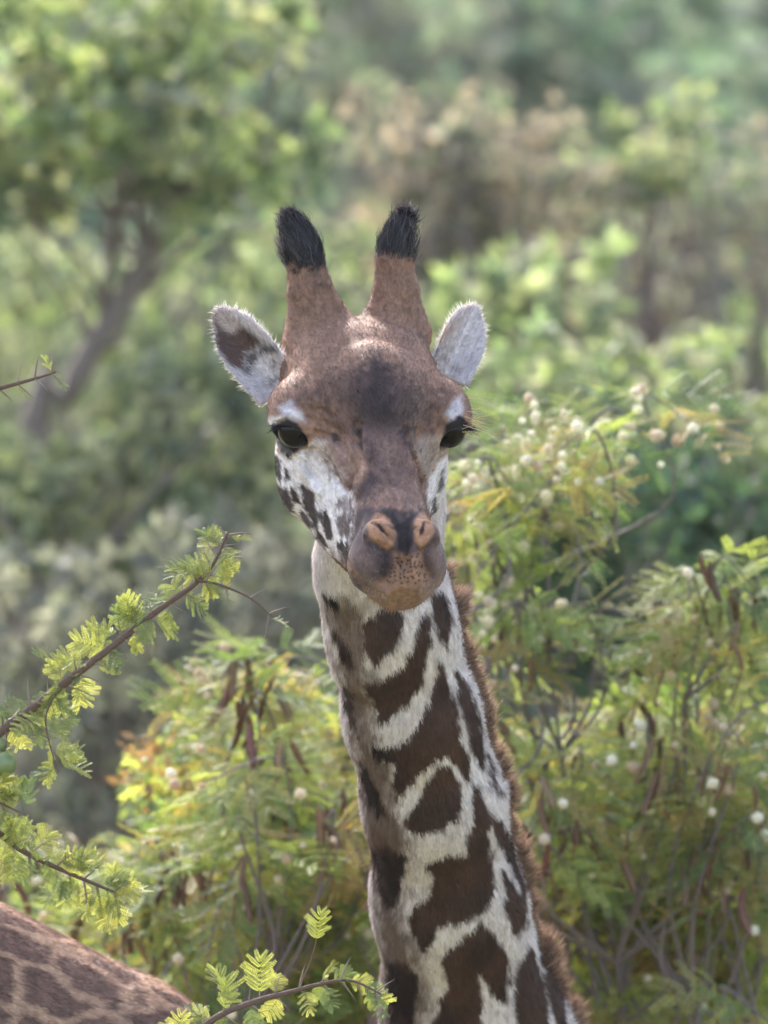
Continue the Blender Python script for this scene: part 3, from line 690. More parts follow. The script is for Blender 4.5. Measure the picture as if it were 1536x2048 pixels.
dd = dv * .8 - ax * (-.1 + 1.5 * cl + 1.3 * cl2)[:, None] + rng.normal(0, .18, (n, 3))
cc = np.array(srgb(136, 108, 94)) * rng.uniform(.45, 1.4, (n, 1)); cc = np.where(rng.random((n, 1)) < .18, np.array(srgb(182, 152, 130)), cc)
L_ = rng.uniform(12, 36, n) * (.4 + 2.0 * np.clip(cl + .2 + .7 * cl2, 0, 1) ** 1.4)
V_n = nrm(dv + rng.normal(0, .2, (n, 3)))
gpart(strands('mane', p, nrm(np.cross(ax, dv) * np.sign(rng.random((n, 1)) - .3)), dd, L_, rng.uniform(1.2, 2.0, n), cc, M_HAIR, giraffe, .05, .05, rng))
# eyes, lashes, whiskers
def uvsphere(r, nu=32, nv=20):
    th = np.linspace(0, math.pi, nv + 1); ph = np.linspace(0, 2 * math.pi, nu, endpoint=False)
    V = np.array([[r * math.sin(t) * math.cos(p_), r * math.sin(t) * math.sin(p_), r * math.cos(t)] for t in th for p_ in ph])
    F = np.array([[j * nu + i, (j + 1) * nu + i, (j + 1) * nu + (i + 1) % nu, j * nu + (i + 1) % nu] for j in range(nv) for i in range(nu)])
    return V, F
N = Nodes('eye_wet'); b = N.n('BsdfPrincipled', i_Roughness=.04); b.inputs['Base Color'].default_value = (.006, .004, .003, 1)
b.inputs['Specular IOR Level'].default_value = .18; N.l(b.outputs[0], N.out.inputs[0]); M_EYE = N.m
V, F = uvsphere(EYER); eye_of = {}
for sg in (-1, 1):
    c = hp(sg * EYE[0], EYE[1], EYE[2]); e = gpart(link('eye', np_mesh('giraffe_eye', W3(V + c), [F[:, ::-1]]), M_EYE, giraffe)); eye_of[sg] = e
def lashes(name, roots, dirs, L, wd, col, rng, lift=0.0):
    n = len(roots); return gpart(strands(name, np.array(roots), nrm(rng.normal(0, 1, (n, 3)) * .2 + [0, -.6, -1.]), np.array(dirs), np.array(L), np.full(n, wd), np.tile(np.array(col), (n, 1)), M_HAIR, giraffe, lift, .3, rng))
for sg in (-1, 1):
    n = 150; t = rng.random(n)
    pa, pb = np.array([126., 234, -14]), np.array([194., 238, -48])
    loc = pa * (1 - t[:, None]) + pb * t[:, None] + [0, 0, 0]; loc += rng.normal(0, 2, loc.shape)
    loc[:, 2] += 10 * np.sin(t * math.pi)
    root = np.array([hp(sg * a, b_, c_) for a, b_, c_ in loc])
    dd = np.array([(sg * (.25 + 1.0 * tt), .30, -.45) for tt in t]) + rng.normal(0, .12, (n, 3))
    o_ = lashes('eyelashes', root, dd, 14 + 20 * rng.random(n), 1.8, srgb(24, 19, 20), rng); o_.parent = eye_of[sg]; o_.matrix_parent_inverse = Matrix.Identity(4)
root = np.array([hp(178, 225 + 20 * a, -42 + 20 * b_) for a, b_ in rng.normal(0, 1, (34, 2))])
lashes('whisker_hairs', root, np.stack([rng.uniform(.7, 1.2, 34), rng.uniform(-.35, .45, 34), rng.uniform(-.2, .4, 34)], 1), 36 + 46 * rng.random(34), 1.6, srgb(214, 180, 128), rng)  # golden tint puts the backlight into the colour of these lash hairs
n = 300; an = rng.uniform(-.8, .8, n)
root = np.array([hp(78 * math.sin(a), 640 + 58 * math.cos(a), -58 + 22 * r_) for a, r_ in zip(an, rng.normal(0, 1, n))]); root = project(head_sdf, root, 2, 1.5, 20)
o_ = lashes('lip_hairs', root, np.stack([np.sin(an) * .5, np.full(n, 1.), np.full(n, -.4)], 1), 7 + 9 * rng.random(n), .9, srgb(176, 148, 112), rng)
tag(o_, kind='stuff')
# ------------------------------------------------------------------ plants: helpers and materials
def tube(pts, rad, sides=7):
    pts = np.asarray(pts, float); rad = np.broadcast_to(np.asarray(rad, float), (len(pts),)); n = len(pts)
    tg = nrm(np.gradient(pts, axis=0)); up = np.array([.31, .17, .93]) if abs(tg[0] @ [.31, .17, .93]) < .9 else np.array([1., 0, 0])
    V = []
    a = np.linspace(0, 2 * math.pi, sides, endpoint=False)
    for p, t, r in zip(pts, tg, rad):
        e1 = nrm(np.cross(t, up)); e2 = np.cross(t, e1)
        V.append(p + r * (np.cos(a)[:, None] * e1 + np.sin(a)[:, None] * e2))
    V = np.concatenate(V); i = np.arange(sides); j = (i + 1) % sides
    F = np.concatenate([np.stack([k * sides + i, k * sides + j, (k + 1) * sides + j, (k + 1) * sides + i], 1) for k in range(n - 1)])
    return V, F
def join(parts):
    V = []; F = []; o = 0
    for v, f in parts: V.append(v); F.append(f + o); o += len(v)
    return np.concatenate(V), np.concatenate(F)
def spline(pts, n):
    """smooth polyline through control points"""
    p = np.asarray(pts, float); p = np.concatenate([[2 * p[0] - p[1]], p, [2 * p[-1] - p[-2]]]); out = []
    m = len(p) - 3
    for s in np.linspace(0, m, n):
        i = min(int(s), m - 1); t = s - i; a, b, c, d = p[i:i + 4]
        out.append(.5 * (2 * b + (c - a) * t + (2 * a - 5 * b + 4 * c - d) * t * t + (3 * b - a - 3 * c + d) * t ** 3))
    return np.array(out)
def leaf_material(name, cols, trans=.5, use_attr=False, rough=.5):
    """green blade that lets light through; the tint varies from leaf to leaf"""
    N = Nodes(name)
    if use_attr: c = N.n('Attribute', attribute_name='Col').outputs['Color']
    else:
        oi = N.n('ObjectInfo'); rp = N.n('ValToRGB'); cr = rp.color_ramp
        while len(cr.elements) < len(cols): cr.elements.new(.5)
        for k, cc in enumerate(cols): cr.elements[k].position = k / max(1, len(cols) - 1); cr.elements[k].color = (*cc, 1)
        N.l(oi.outputs['Random'], rp.inputs[0]); at = N.n('Attribute', attribute_name='Col')
        c = mix(N, 1.0, rp.outputs[0], at.outputs['Color'], 'MULTIPLY')
    d = N.n('BsdfDiffuse'); t = N.n('BsdfTranslucent'); m = N.n('MixShader', i_Fac=trans); g = N.n('BsdfGlossy', i_Roughness=rough); m2 = N.n('MixShader', i_Fac=.05)
    N.l(c, d.inputs['Color']); tc = mix(N, 1.0, c, (1.15, 1.15, .92), 'MULTIPLY'); N.l(tc, t.inputs['Color'])
    N.l(d.outputs[0], m.inputs[1]); N.l(t.outputs[0], m.inputs[2]); N.l(m.outputs[0], m2.inputs[1]); N.l(g.outputs[0], m2.inputs[2])
    N.l(m2.outputs[0], N.out.inputs[0]); return N.m
def bark_material(name, c1, c2, scale=60.0):
    N = Nodes(name); tc = N.n('TexCoord'); nz = N.n('TexNoise', i_Scale=scale, i_Detail=5.0, i_Roughness=.7); N.l(tc.outputs['Object'], nz.inputs['Vector'])
    c = mix(N, nz.outputs[0], c1, c2); b = N.n('BsdfPrincipled', i_Roughness=.85); N.l(c, b.inputs['Base Color'])
    bp = N.n('Bump', i_Strength=.5, i_Distance=.01); N.l(nz.outputs[0], bp.inputs['Height']); N.l(bp.outputs[0], b.inputs['Normal']); N.l(b.outputs[0], N.out.inputs[0]); return N.m
M_ACL = leaf_material('acacia_leaf', [srgb(92, 110, 72), srgb(130, 142, 76), srgb(160, 164, 84), srgb(176, 174, 92)], .52)
M_ACD = leaf_material('acacia_leaf_inner', [srgb(58, 80, 62), srgb(76, 98, 70), srgb(98, 116, 72)], .35)
M_LEU = leaf_material('shrub_leaf', [srgb(92, 114, 62), srgb(118, 140, 70), srgb(140, 156, 78), srgb(156, 164, 86), srgb(152, 146, 82), srgb(160, 134, 78)], .56)
M_TWIG = bark_material('acacia_bark', srgb(88, 66, 58), srgb(130, 104, 92), 300)
M_THORN = bark_material('thorn', srgb(130, 110, 100), srgb(172, 152, 138), 120)
M_STEM = bark_material('shrub_bark', srgb(92, 84, 82), srgb(134, 124, 122), 120)
M_BARK = bark_material('tree_bark', srgb(92, 80, 74), srgb(140, 126, 116), 14)
M_POD = leaf_material('dry_pod', [srgb(84, 60, 46), srgb(106, 78, 56), srgb(130, 98, 70), srgb(104, 70, 56), srgb(138, 112, 80), srgb(112, 66, 52)], .25)
M_PETAL = leaf_material('pompom', [srgb(196, 172, 146), srgb(222, 212, 196), srgb(236, 232, 220), srgb(228, 222, 200), srgb(206, 186, 166)], .35)
M_CROWN = leaf_material('crown_leaf', [], .58, True)
M_GALL = leaf_material('green_fruit', [srgb(122, 136, 88), srgb(128, 140, 92)], .1, False, .3)

def bipinnate(rng, L, pairs, pl, nl, ll, lw, droop=.15, spread=1.05):
    """feathery compound leaf along +X, blade facing +Z: rachis, pinnae and their leaflets"""
    V, F, C = [], [], []
    def add(v, f, c):
        F.append(np.asarray(f) + sum(len(x) for x in V)); V.append(np.asarray(v)); C.append(np.full((len(v), 3), c))
    def quadstrip(a, b, w, nrm_, c):
        s = nrm(np.cross(b - a, nrm_)) * w; add([a - s, b - s * .5, b + s * .5, a + s], [[0, 1, 2, 3]], c)
    up = np.array([0, 0, 1.])
    rp = lambda t: np.array([L * t, 0, -droop * L * t * t])
    for k in range(5): quadstrip(rp(k / 5), rp((k + 1) / 5), L * .008, up, .8)
    for k in range(pairs):
        t = .28 + .72 * k / (pairs - 1); base = rp(t); sc = (.72 + .5 * math.sin(math.pi * (k + .6) / pairs)) * rng.uniform(.9, 1.1)
        for sd in (-1, 1):
            an = spread * (1 - .45 * (k / (pairs - 1)) ** 2) + rng.normal(0, .1); d = np.array([math.cos(an), sd * math.sin(an), rng.normal(.1, .16)])
            tipd = rng.normal(.2, .12); pL = pl * sc
            pp = lambda s: base + d * pL * s + np.array([0, 0, -tipd * pL * s * s])
            quadstrip(base, pp(.98), pl * .012, up, .85)
            px = nrm(np.array([-d[1], d[0], 0])); roll = rng.normal(0, .25); nn = nrm(up + px * roll)
            for j in range(nl):
                s = (j + .7) / nl; p0 = pp(s); tg = nrm(pp(min(1, s + .05)) - pp(s - .05)); sw = np.cross(nn, tg)
                fl = ll * (1 - .35 * abs(s - .45) / .55) * rng.uniform(.9, 1.1); sh = rng.uniform(.82, 1.15)
                for e in (-1, 1):
                    dd = nrm(sw * e + tg * .45 + nn * (.18 + rng.normal(0, .1))); q = p0 + dd * fl; md = p0 + dd * fl * .5; w = tg * lw * .5
                    add([p0, md - w, q, md + w], [[0, 1, 2, 3]], sh)
    return np.concatenate(V), np.concatenate(F), np.concatenate(C)
def basis(x, up):
    x = nrm(x); z = nrm(np.asarray(up, float) - (np.asarray(up, float) @ x) * x); y = np.cross(z, x)
    return x, y, z
def place(name, me, mat, parent, loc, x, up, sc=1.0, label=None):
    """a copy of a shared mesh, its +X along x and +Z towards up; loc in metres"""
    o = bpy.data.objects.new(name, me); COL.objects.link(o)
    if not me.materials: me.materials.append(mat)
    a, b, c = basis(np.asarray(x, float), up)
    M = Matrix(((a[0] * sc, b[0] * sc, c[0] * sc, loc[0]), (a[1] * sc, b[1] * sc, c[1] * sc, loc[1]), (a[2] * sc, b[2] * sc, c[2] * sc, loc[2]), (0, 0, 0, 1)))
    o.parent = parent; o.matrix_parent_inverse = Matrix.Translation(-parent.location); o.matrix_basis = M
    return o
def part(name, V, F, mat, parent, smooth=True, col=None):
    o = link(name, np_mesh(name, V, F if isinstance(F, list) else [F], smooth, col), mat, parent)
    o.matrix_parent_inverse = Matrix.Translation(-parent.location); return o
def leaf_cloud(C, spread, n, size, pal, rng, flat=.0):
    """n small pointed blades scattered round the clump centres C (metres)"""
    C = np.asarray(C); k = rng.integers(0, len(C), n)
    sp = np.broadcast_to(np.asarray(spread, float), (len(C),))[k][:, None]
    g = rng.normal(0, 1, (n, 3)); g *= np.minimum(1, 1.7 / np.linalg.norm(g, axis=1, keepdims=True))
    p = C[k] + g * sp * .62 * [1, 1, .75]
    d = nrm(rng.normal(0, 1, (n, 3)) + [0, 0, -.3] + .5 * g); w = nrm(np.cross(d, rng.normal(0, 1, (n, 3)) + [0, 0, flat * 4]))
    L = (size * rng.uniform(.6, 1.3, n))[:, None]
    V = np.stack([p, p + d * L * .5 - w * L * .24, p + d * L, p + d * L * .5 + w * L * .24], 1).reshape(-1, 3)
    F = np.arange(n)[:, None] * 4 + np.arange(4)
    pal = np.array(pal); ck = rng.integers(0, len(pal), len(C)); pick = np.where(rng.random(n) < .65, ck[k], rng.integers(0, len(pal), n))
    col = np.clip(pal[pick] * rng.uniform(.75, 1.25, (n, 1)) * rng.uniform(.65, 1.4, (len(C), 1))[k], .01, .75)
    return V, F, np.repeat(col, 4, 0)

# ------------------------------------------------------------------ ground and hillside
def ground_z(x, y):
    x = np.asarray(x, float); y = np.asarray(y, float)
    h = np.where(y > 7, (y - 7) * .17 + np.clip(y - 30, 0, None) * .10, 0.0) + np.where(y < -6, np.clip((-6 - y), 0, 9) * .31, 0)
    return h + .12 * np.sin(x * .9 + y * .33) * np.sin(y * .7) * np.clip(np.abs(y) / 6, .15, 1)
gx = np.concatenate([np.linspace(-160, -20, 15), np.linspace(-18, 18, 37), np.linspace(20, 160, 15)]); gy = np.concatenate([np.linspace(-60, -20, 6), np.linspace(-18, 40, 60), np.linspace(44, 150, 20)])
X, Y = np.meshgrid(gx, gy, indexing='ij'); nx_, ny_ = X.shape
Vg = np.stack([X, Y, ground_z(X, Y)], -1).reshape(-1, 3); ii, jj = np.meshgrid(np.arange(nx_ - 1), np.arange(ny_ - 1), indexing='ij'); b0 = (ii * ny_ + jj).ravel()
N = Nodes('dry_ground'); tc = N.n('TexCoord'); n1 = N.n('TexNoise', i_Scale=1.3, i_Detail=8.0, i_Roughness=.65); n2 = N.n('TexNoise', i_Scale=14.0, i_Detail=6.0)
N.l(tc.outputs['Object'], n1.inputs['Vector']); N.l(tc.outputs['Object'], n2.inputs['Vector'])
c = mix(N, n1.outputs[0], srgb(96, 104, 62), srgb(140, 122, 88)); c = mix(N, n2.outputs[0], c, srgb(88, 92, 66)); b = N.n('BsdfPrincipled', i_Roughness=.95)
bp = N.n('Bump', i_Strength=.6, i_Distance=.05); N.l(n2.outputs[0], bp.inputs['Height']); N.l(bp.outputs[0], b.inputs['Normal'])
N.l(c, b.inputs['Base Color']); N.l(b.outputs[0], N.out.inputs[0])
tag(link('ground', np_mesh('ground', Vg, [np.stack([b0, b0 + ny_, b0 + ny_ + 1, b0 + 1], 1)]), N.m), kind='structure')

# ------------------------------------------------------------------ background trees and bushes
def at(u, v, Y): return W3(np.array([u, v, Y / S]))
P_LIME = [srgb(118, 136, 94), srgb(138, 154, 104), srgb(158, 168, 114), srgb(106, 122, 96), srgb(160, 162, 126), srgb(138, 142, 126)]
P_GREEN = [srgb(112, 130, 92), srgb(130, 148, 98), srgb(150, 164, 108), srgb(98, 114, 90), srgb(156, 164, 124), srgb(138, 140, 124)]
P_OLIVE = [srgb(122, 130, 98), srgb(138, 146, 110), srgb(152, 154, 126), srgb(110, 120, 94)]
P_GREY = [srgb(112, 114, 102), srgb(124, 126, 114), srgb(104, 108, 92), srgb(132, 130, 122)]
P_DRY = [srgb(132, 122, 112), srgb(142, 130, 118), srgb(124, 116, 108), srgb(116, 120, 100), srgb(144, 130, 114), srgb(110, 122, 96)]
P_FAR = [srgb(92, 116, 96), srgb(108, 130, 104), srgb(126, 142, 118), srgb(80, 102, 90), srgb(130, 134, 128)]  # bluish grey tint puts the haze of distance into the leaf colour
P_SHADE = [srgb(58, 80, 56), srgb(70, 92, 60), srgb(52, 72, 54)]  # leaf colours darkened to stand in for deep shade
def tree(name, label, cat, boxes, Y, pal, leaf, dens=1.0, trunk=None, lean=0.0, group=None, seed=0, base_u=None, depth=None, rclump=None, limb_r=1.0):
    """boxes: picture areas (u0,v0,u1,v1) that the crown fills, at distance Y behind the giraffe"""
    rng = np.random.default_rng(seed + 100); C = []; R = []
    k = (D + Y) / D; px = S * k
    for (u0, v0, u1, v1) in boxes:
        rc = (rclump or 19) * px
        nc = max(6, int((u1 - u0) * (v1 - v0) / 1000.0 * dens * (1.0 if rclump is None else (19 / rclump) ** 2) / k ** .3))
        dp = depth or .8 * (v1 - v0 + u1 - u0) * px * .5
        for _ in range(nc):
            a, b_ = rng.uniform(-1, 1, 2) * rng.uniform(.75, 1.3)
            C.append(at((u0 + u1) / 2 + a * (u1 - u0) / 2, (v0 + v1) / 2 + b_ * (v1 - v0) / 2, Y + rng.uniform(-dp, dp))); R.append(rc * rng.uniform(.5, 1.6))
    C = np.array(C); R = np.array(R)
    bu = base_u if base_u is not None else np.mean([(b_[0] + b_[2]) / 2 for b_ in boxes]) + lean
    bx = at(bu, 1024, Y)[0]; bz = float(ground_z(bx, Y)); root = empty(name, (bx, Y, bz)); tag(root, label, cat, group)
    top = C.mean(0); th = C[:, 2].min() - bz
    fork = np.array([bx * .4 + top[0] * .6, Y, max(bz + .3, bz + .55 * (top[2] - bz))])
    if trunk is not None: main = np.array([[bx, Y, bz - .1]] + [at(u, v, Y) for u, v in trunk])
    else: main = np.array([[bx, Y, bz - .1], [bx + .1 * (top[0] - bx), Y + .05, bz + .4 * (fork[2] - bz)], fork])
    r0 = (.05 + .018 * (top[2] - bz)) * limb_r
    mp = spline(main, 14); part('trunk', *tube(mp, np.linspace(r0, r0 * .55, 14), 8), M_BARK, root)
    sel = rng.permutation(len(C))[:min(len(C), 34)]; lb = []
    for s in sel:
        st = mp[rng.integers(7, 14)]; e = C[s]; mid = (st + e) / 2 + rng.normal(0, .12, 3) * np.linalg.norm(e - st) + [0, 0, .08 * np.linalg.norm(e - st)]
        lb.append(tube(spline([st, mid, e], 7), np.linspace(r0 * rng.uniform(.1, .26), r0 * .05, 7), 5))
    part('limbs', *join(lb), M_BARK, root)
    n = int(len(C) * 14); V, F, col = leaf_cloud(C, R, n, leaf * 1.1, pal, rng)
    part('crown', V, F, M_CROWN, root, False, col); return root
GA = 'trees and bushes behind the giraffe'
tree('leafy_tree', 'lime-green leafy tree with a slanting dark trunk, behind the horn by the blotched ear', 'tree', [(-150, -60, 330, 330), (200, -80, 640, 330), (-150, 250, 150, 470), (340, 300, 560, 470)], 10.5, P_LIME, .085, .5,
     trunk=[(60, 1010), (130, 800), (215, 650), (300, 510), (390, 330)], seed=1, base_u=20, limb_r=.36)
tree('olive_bush', 'dull olive bush below the slanting trunk, level with the brown-blotched ear', 'bush', [(-80, 850, 330, 1180), (280, 660, 560, 1120)], 9.6, P_OLIVE, .07, .8, seed=2)
tree('olive_bush', 'pale olive bush behind the slanting dark trunk', 'bush', [(-100, 440, 480, 860)], 17.0, P_OLIVE + P_GREEN, .08, .8, seed=12)
tree('green_bush', 'green bush showing between the brown-blotched ear and its nearer horn', 'bush', [(380, 480, 740, 900)], 15.0, P_GREEN, .075, .75, seed=3)
tree('grey_thicket', 'grey dry thicket beyond the yellow-green shrub and the thorny branch', 'bush', [(-60, 1100, 420, 1760), (330, 1050, 700, 1500)], 8.5, P_GREY, .055, .8, seed=4)
tree('dry_bush', 'brown dry bush with bare twiggy crown, beyond the horn by the plain white ear', 'bush', [(720, 190, 1000, 470), (860, 220, 1200, 400), (900, 330, 1220, 600), (800, 420, 1040, 620)], 14.0, P_DRY, .06, .9, seed=5)
tree('leafy_tree', 'bright green pointed treetop standing next to the brown dry bush', 'tree', [(1220, 210, 1400, 380), (1120, 320, 1330, 480)], 15.0, P_LIME, .075, .7, seed=6)
tree('green_bush', 'green bush showing between the plain white ear and its nearer horn', 'bush', [(830, 500, 1080, 780), (1050, 500, 1240, 700)], 12.5, P_GREEN, .07, .8, seed=7)
tree('dry_bush', 'grey-brown sparse bush beneath the bright green pointed treetop', 'bush', [(1120, 400, 1420, 780), (1330, 300, 1600, 560)], 17.0, P_DRY + P_GREY, .07, .75, seed=8)
tree('dark_tree', 'dark green dense tree behind the grey-brown sparse bush', 'tree', [(1390, 380, 1680, 760)], 21.0, P_GREEN, .09, .9, seed=9)
tree('olive_bush', 'pale olive bush behind the white pompom flowers beside the plain white ear', 'bush', [(960, 680, 1280, 940), (1230, 700, 1600, 1080)], 9.0, P_GREEN + P_OLIVE, .06, .8, seed=10)
tree('shady_bush', 'deep green shady bush in the dark gap behind the flowering sprays', 'bush', [(1000, 900, 1420, 1440), (1330, 1000, 1600, 1500)], 7.0, P_SHADE, .06, 1.0, seed=11)
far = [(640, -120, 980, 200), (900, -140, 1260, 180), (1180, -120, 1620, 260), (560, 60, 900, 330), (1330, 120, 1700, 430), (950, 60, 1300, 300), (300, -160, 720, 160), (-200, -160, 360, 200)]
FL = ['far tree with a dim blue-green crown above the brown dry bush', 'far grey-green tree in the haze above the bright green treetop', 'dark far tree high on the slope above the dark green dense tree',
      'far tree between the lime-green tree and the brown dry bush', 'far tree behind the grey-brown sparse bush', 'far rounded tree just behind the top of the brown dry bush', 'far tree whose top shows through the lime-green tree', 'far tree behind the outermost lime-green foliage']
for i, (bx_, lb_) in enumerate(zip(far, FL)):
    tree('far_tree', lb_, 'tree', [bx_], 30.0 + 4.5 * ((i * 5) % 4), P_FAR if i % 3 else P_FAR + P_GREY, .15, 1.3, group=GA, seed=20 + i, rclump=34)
# the wood that closes the slope: one mass
rng = np.random.default_rng(77); C = []
for _ in range(900):
    y = rng.uniform(34, 90); x = rng.uniform(-.16, .16) * (y + D); z0 = float(ground_z(x, y)); C.append((x, y, z0 + rng.uniform(.2, 3.2)))
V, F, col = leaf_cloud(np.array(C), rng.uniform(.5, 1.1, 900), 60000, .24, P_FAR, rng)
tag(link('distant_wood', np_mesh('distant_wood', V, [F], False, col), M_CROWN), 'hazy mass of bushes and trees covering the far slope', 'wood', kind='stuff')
C = []
for _ in range(500):
    y = rng.uniform(4.5, 33); x = rng.uniform(-.12, .12) * (y + D); C.append((x, y, float(ground_z(x, y)) + rng.uniform(.1, 1.6)))
V, F, col = leaf_cloud(np.array(C), rng.uniform(.3, .6, 500), 36000, .09, P_OLIVE + P_SHADE, rng)
tag(link('undergrowth', np_mesh('undergrowth', V, [F], False, col), M_CROWN), 'low scrubby undergrowth between the bushes on the slope', 'undergrowth', kind='stuff')
# ------------------------------------------------------------------ flowering shrubs right behind the giraffe
rng = np.random.default_rng(5)
LEU = [np_mesh('shrub_leaf', v, [f], False, c) for v, f, c in (bipinnate(rng, .12, 5, .07, 10, .0135, .0062, .25 + .25 * rng.random(), .95) for _ in range(5))]
def pompom(rng):
    V, F = uvsphere(1.0, 10, 7); V = V * rng.uniform(.86, 1.1, (len(V), 1)); n = 110
    d = nrm(rng.normal(0, 1, (n, 3))); s = nrm(np.cross(d, rng.normal(0, 1, (n, 3)))) * .05
    H = np.stack([d * .8 - s, d * .8 + s, d * rng.uniform(1.15, 1.5, (n, 1))], 1).reshape(-1, 3); HF = np.arange(n)[:, None] * 3 + [0, 1, 2]
    return np_mesh('pompom_flower', np.concatenate([V * .86, H]), [F, HF + len(V)], True, np.ones((len(V) + 3 * n, 3)))
POM = [pompom(rng) for _ in range(3)]
def pod_mesh(rng):
    n = 12; t = np.linspace(0, 1, n); w = .008 * np.minimum(1, np.minimum(t / .12, (1 - t) / .16)) + .0012; L = .105
    bend = rng.uniform(-.018, .018) * np.sin(t * math.pi) ; tw = rng.uniform(-.9, .9) * t
    V = []
    for k in range(n):
        bump = .0022 + .0012 * math.sin(k * 2.4); c_ = np.array([t[k] * L, bend[k], 0]); e = np.array([0, math.cos(tw[k]), math.sin(tw[k])]); f = np.array([0, -math.sin(tw[k]), math.cos(tw[k])])
        V += [c_ - e * w[k], c_ + f * bump, c_ + e * w[k], c_ - f * bump]
    F = [[k * 4 + j, k * 4 + (j + 1) % 4, k * 4 + 4 + (j + 1) % 4, k * 4 + 4 + j] for k in range(n - 1) for j in range(4)]
    return np_mesh('seed_pod', V, [np.array(F)], True, np.ones((len(V), 3)))
PODS = [pod_mesh(rng) for _ in range(4)]
def shrub(label, base_u, Y0, targets, seed, pods=.5, flowers=1.2, nleaf=6, extra=None, pal=None):
    rng = np.random.default_rng(seed); b0 = at(base_u, 1024, Y0); root = empty('flowering_shrub', (b0[0], Y0, float(ground_z(b0[0], Y0)))); tag(root, label, 'shrub', 'flowering shrubs behind the giraffe')
    B = np.array(root.location); fl = 0; tips = []
    for ti, (u0, v0, u1, v1, n, dmin, dmax) in enumerate(targets):
        for _ in range(n):
            u, v = rng.uniform(u0, u1), rng.uniform(v0, v1); e = at(u, v, rng.uniform(dmin, dmax)); tips.append((e, v))
    stems = []; nl = 0; E_ = np.array([e for e, _ in tips]); main = []
    for k in rng.permutation(len(tips))[:7]:
        e = E_[k] - [0, -.1, .22]; hub = B + [rng.normal(0, .1), rng.normal(0, .1), .3]
        m_ = spline([hub, hub * .5 + e * .5 + rng.normal(0, .16, 3) + [.25 * rng.choice([-1, 1]), 0, -.2], e], 26); main.append(m_); stems.append(tube(m_, np.linspace(.011, .003, 26), 6))
    MP = np.concatenate([m_[8:] for m_ in main])
    for e, v in tips:
        dd_ = np.linalg.norm((MP - (e - [0, 0, .3])) * [1, .8, 1], axis=1); hub = MP[np.argsort(dd_)[rng.integers(0, 3)]]
        mid = hub * .5 + e * .5 + [rng.normal(0, .07), rng.normal(0, .05), -.02]
        bend = e + [rng.normal(0, .06), 0, -.04]
        pth = spline([hub, mid, e * .8 + mid * .2 + [0, 0, .05], bend], 16); stems.append(tube(pth, np.linspace(.0045, .0016, 16), 5))
        al = np.concatenate([[0], np.cumsum(np.linalg.norm(np.diff(pth[::-1], axis=0), axis=1))]); az = rng.uniform(0, 6.28)
        for k in range(nleaf):
            s = np.searchsorted(al, k * .028 + rng.uniform(0, .012)); p = pth[15 - min(15, int(s))]; az += 2.3 + rng.normal(0, .3)
            x = np.array([math.cos(az), math.sin(az) * .7, rng.uniform(-.55, .35)]); up = np.array([rng.normal(0, .3), -.35 + rng.normal(0, .4), 1.])
            place('leaf', LEU[rng.integers(5)], M_LEU, root, p, x, up, rng.uniform(.75, 1.15)); nl += 1
        for _ in range(rng.poisson(flowers)):
            p = pth[15] + rng.normal(0, .034, 3) + [0, -.075, .025]
            place('flower', POM[rng.integers(3)], M_PETAL, root, p, rng.normal(0, 1, 3), rng.normal(0, 1, 3) + .01, rng.uniform(.006, .0118))
        if rng.random() < pods and v > 1150:
            for _ in range(rng.integers(2, 7)):
                p = pth[15 - min(15, int(np.searchsorted(al, rng.uniform(.02, .12))))] + rng.normal(0, .02, 3) + [0, -.09, 0]
                place('seed_pod', PODS[rng.integers(4)], M_POD, root, p, (rng.normal(0, .28), rng.normal(0, .28), -1), rng.normal(0, 1, 3), rng.uniform(.5, .95))
    part('stems', *join(stems), M_STEM, root)
    if extra:
        C = []; 
        for (u0, v0, u1, v1, n, dmin, dmax) in extra:
            for _ in range(n): C.append(at(rng.uniform(u0, u1), rng.uniform(v0, v1), rng.uniform(dmin, dmax)))
        V, F, col = leaf_cloud(np.array(C), .075, len(C) * 110, .034, pal or [srgb(116, 136, 68), srgb(140, 154, 76), srgb(160, 166, 84), srgb(156, 140, 76), srgb(100, 120, 62), srgb(132, 104, 70)], rng)
        tag(part('inner_foliage', V, F, M_CROWN, root, False, col), kind='stuff')
    return root
shrub('shrub whose loose sprays of white pompoms rise beside the cheek under the plain ear', 1120, 2.9,
      [(1090, 800, 1290, 920, 7, 1.7, 2.4), (985, 900, 1180, 1000, 7, 1.6, 2.3), (890, 930, 1010, 1120, 7, 1.5, 2.2), (930, 1180, 1090, 1330, 6, 1.6, 2.4), (1150, 1200, 1270, 1250, 2, 1.7, 2.2)], 31, .25, 4.2, 4)
shrub('dense yellow-green shrub with brown pods and white pompoms behind the mane', 1250, 3.3,
      [(960, 1400, 1300, 1700, 18, 1.7, 2.8), (1020, 1650, 1540, 2060, 22, 1.7, 2.8), (1290, 1390, 1540, 1650, 14, 1.7, 2.6)], 32, .75, 2.2, 5,
      [(950, 1480, 1560, 2150, 190, 2.3, 3.8), (1240, 1400, 1560, 1600, 26, 2.6, 3.6)])
shrub('shrub with clustered reddish-brown pods below the shady gap', 1640, 3.0,
      [(1350, 1060, 1540, 1340, 9, 1.8, 2.6), (1450, 1300, 1600, 1700, 7, 1.8, 2.6)], 33, .95, .7, 6)
shrub('dense yellow-green shrub with pods and pompoms behind the throat side of the neck', 480, 3.2,
      [(350, 1480, 740, 1750, 20, 1.6, 2.7), (430, 1300, 680, 1480, 9, 1.6, 2.5), (300, 1750, 780, 2080, 18, 1.7, 2.8)], 34, .7, 1.6, 5,
      [(300, 1520, 800, 2150, 150, 2.2, 3.7), (420, 1400, 700, 1560, 18, 2.5, 3.6)])
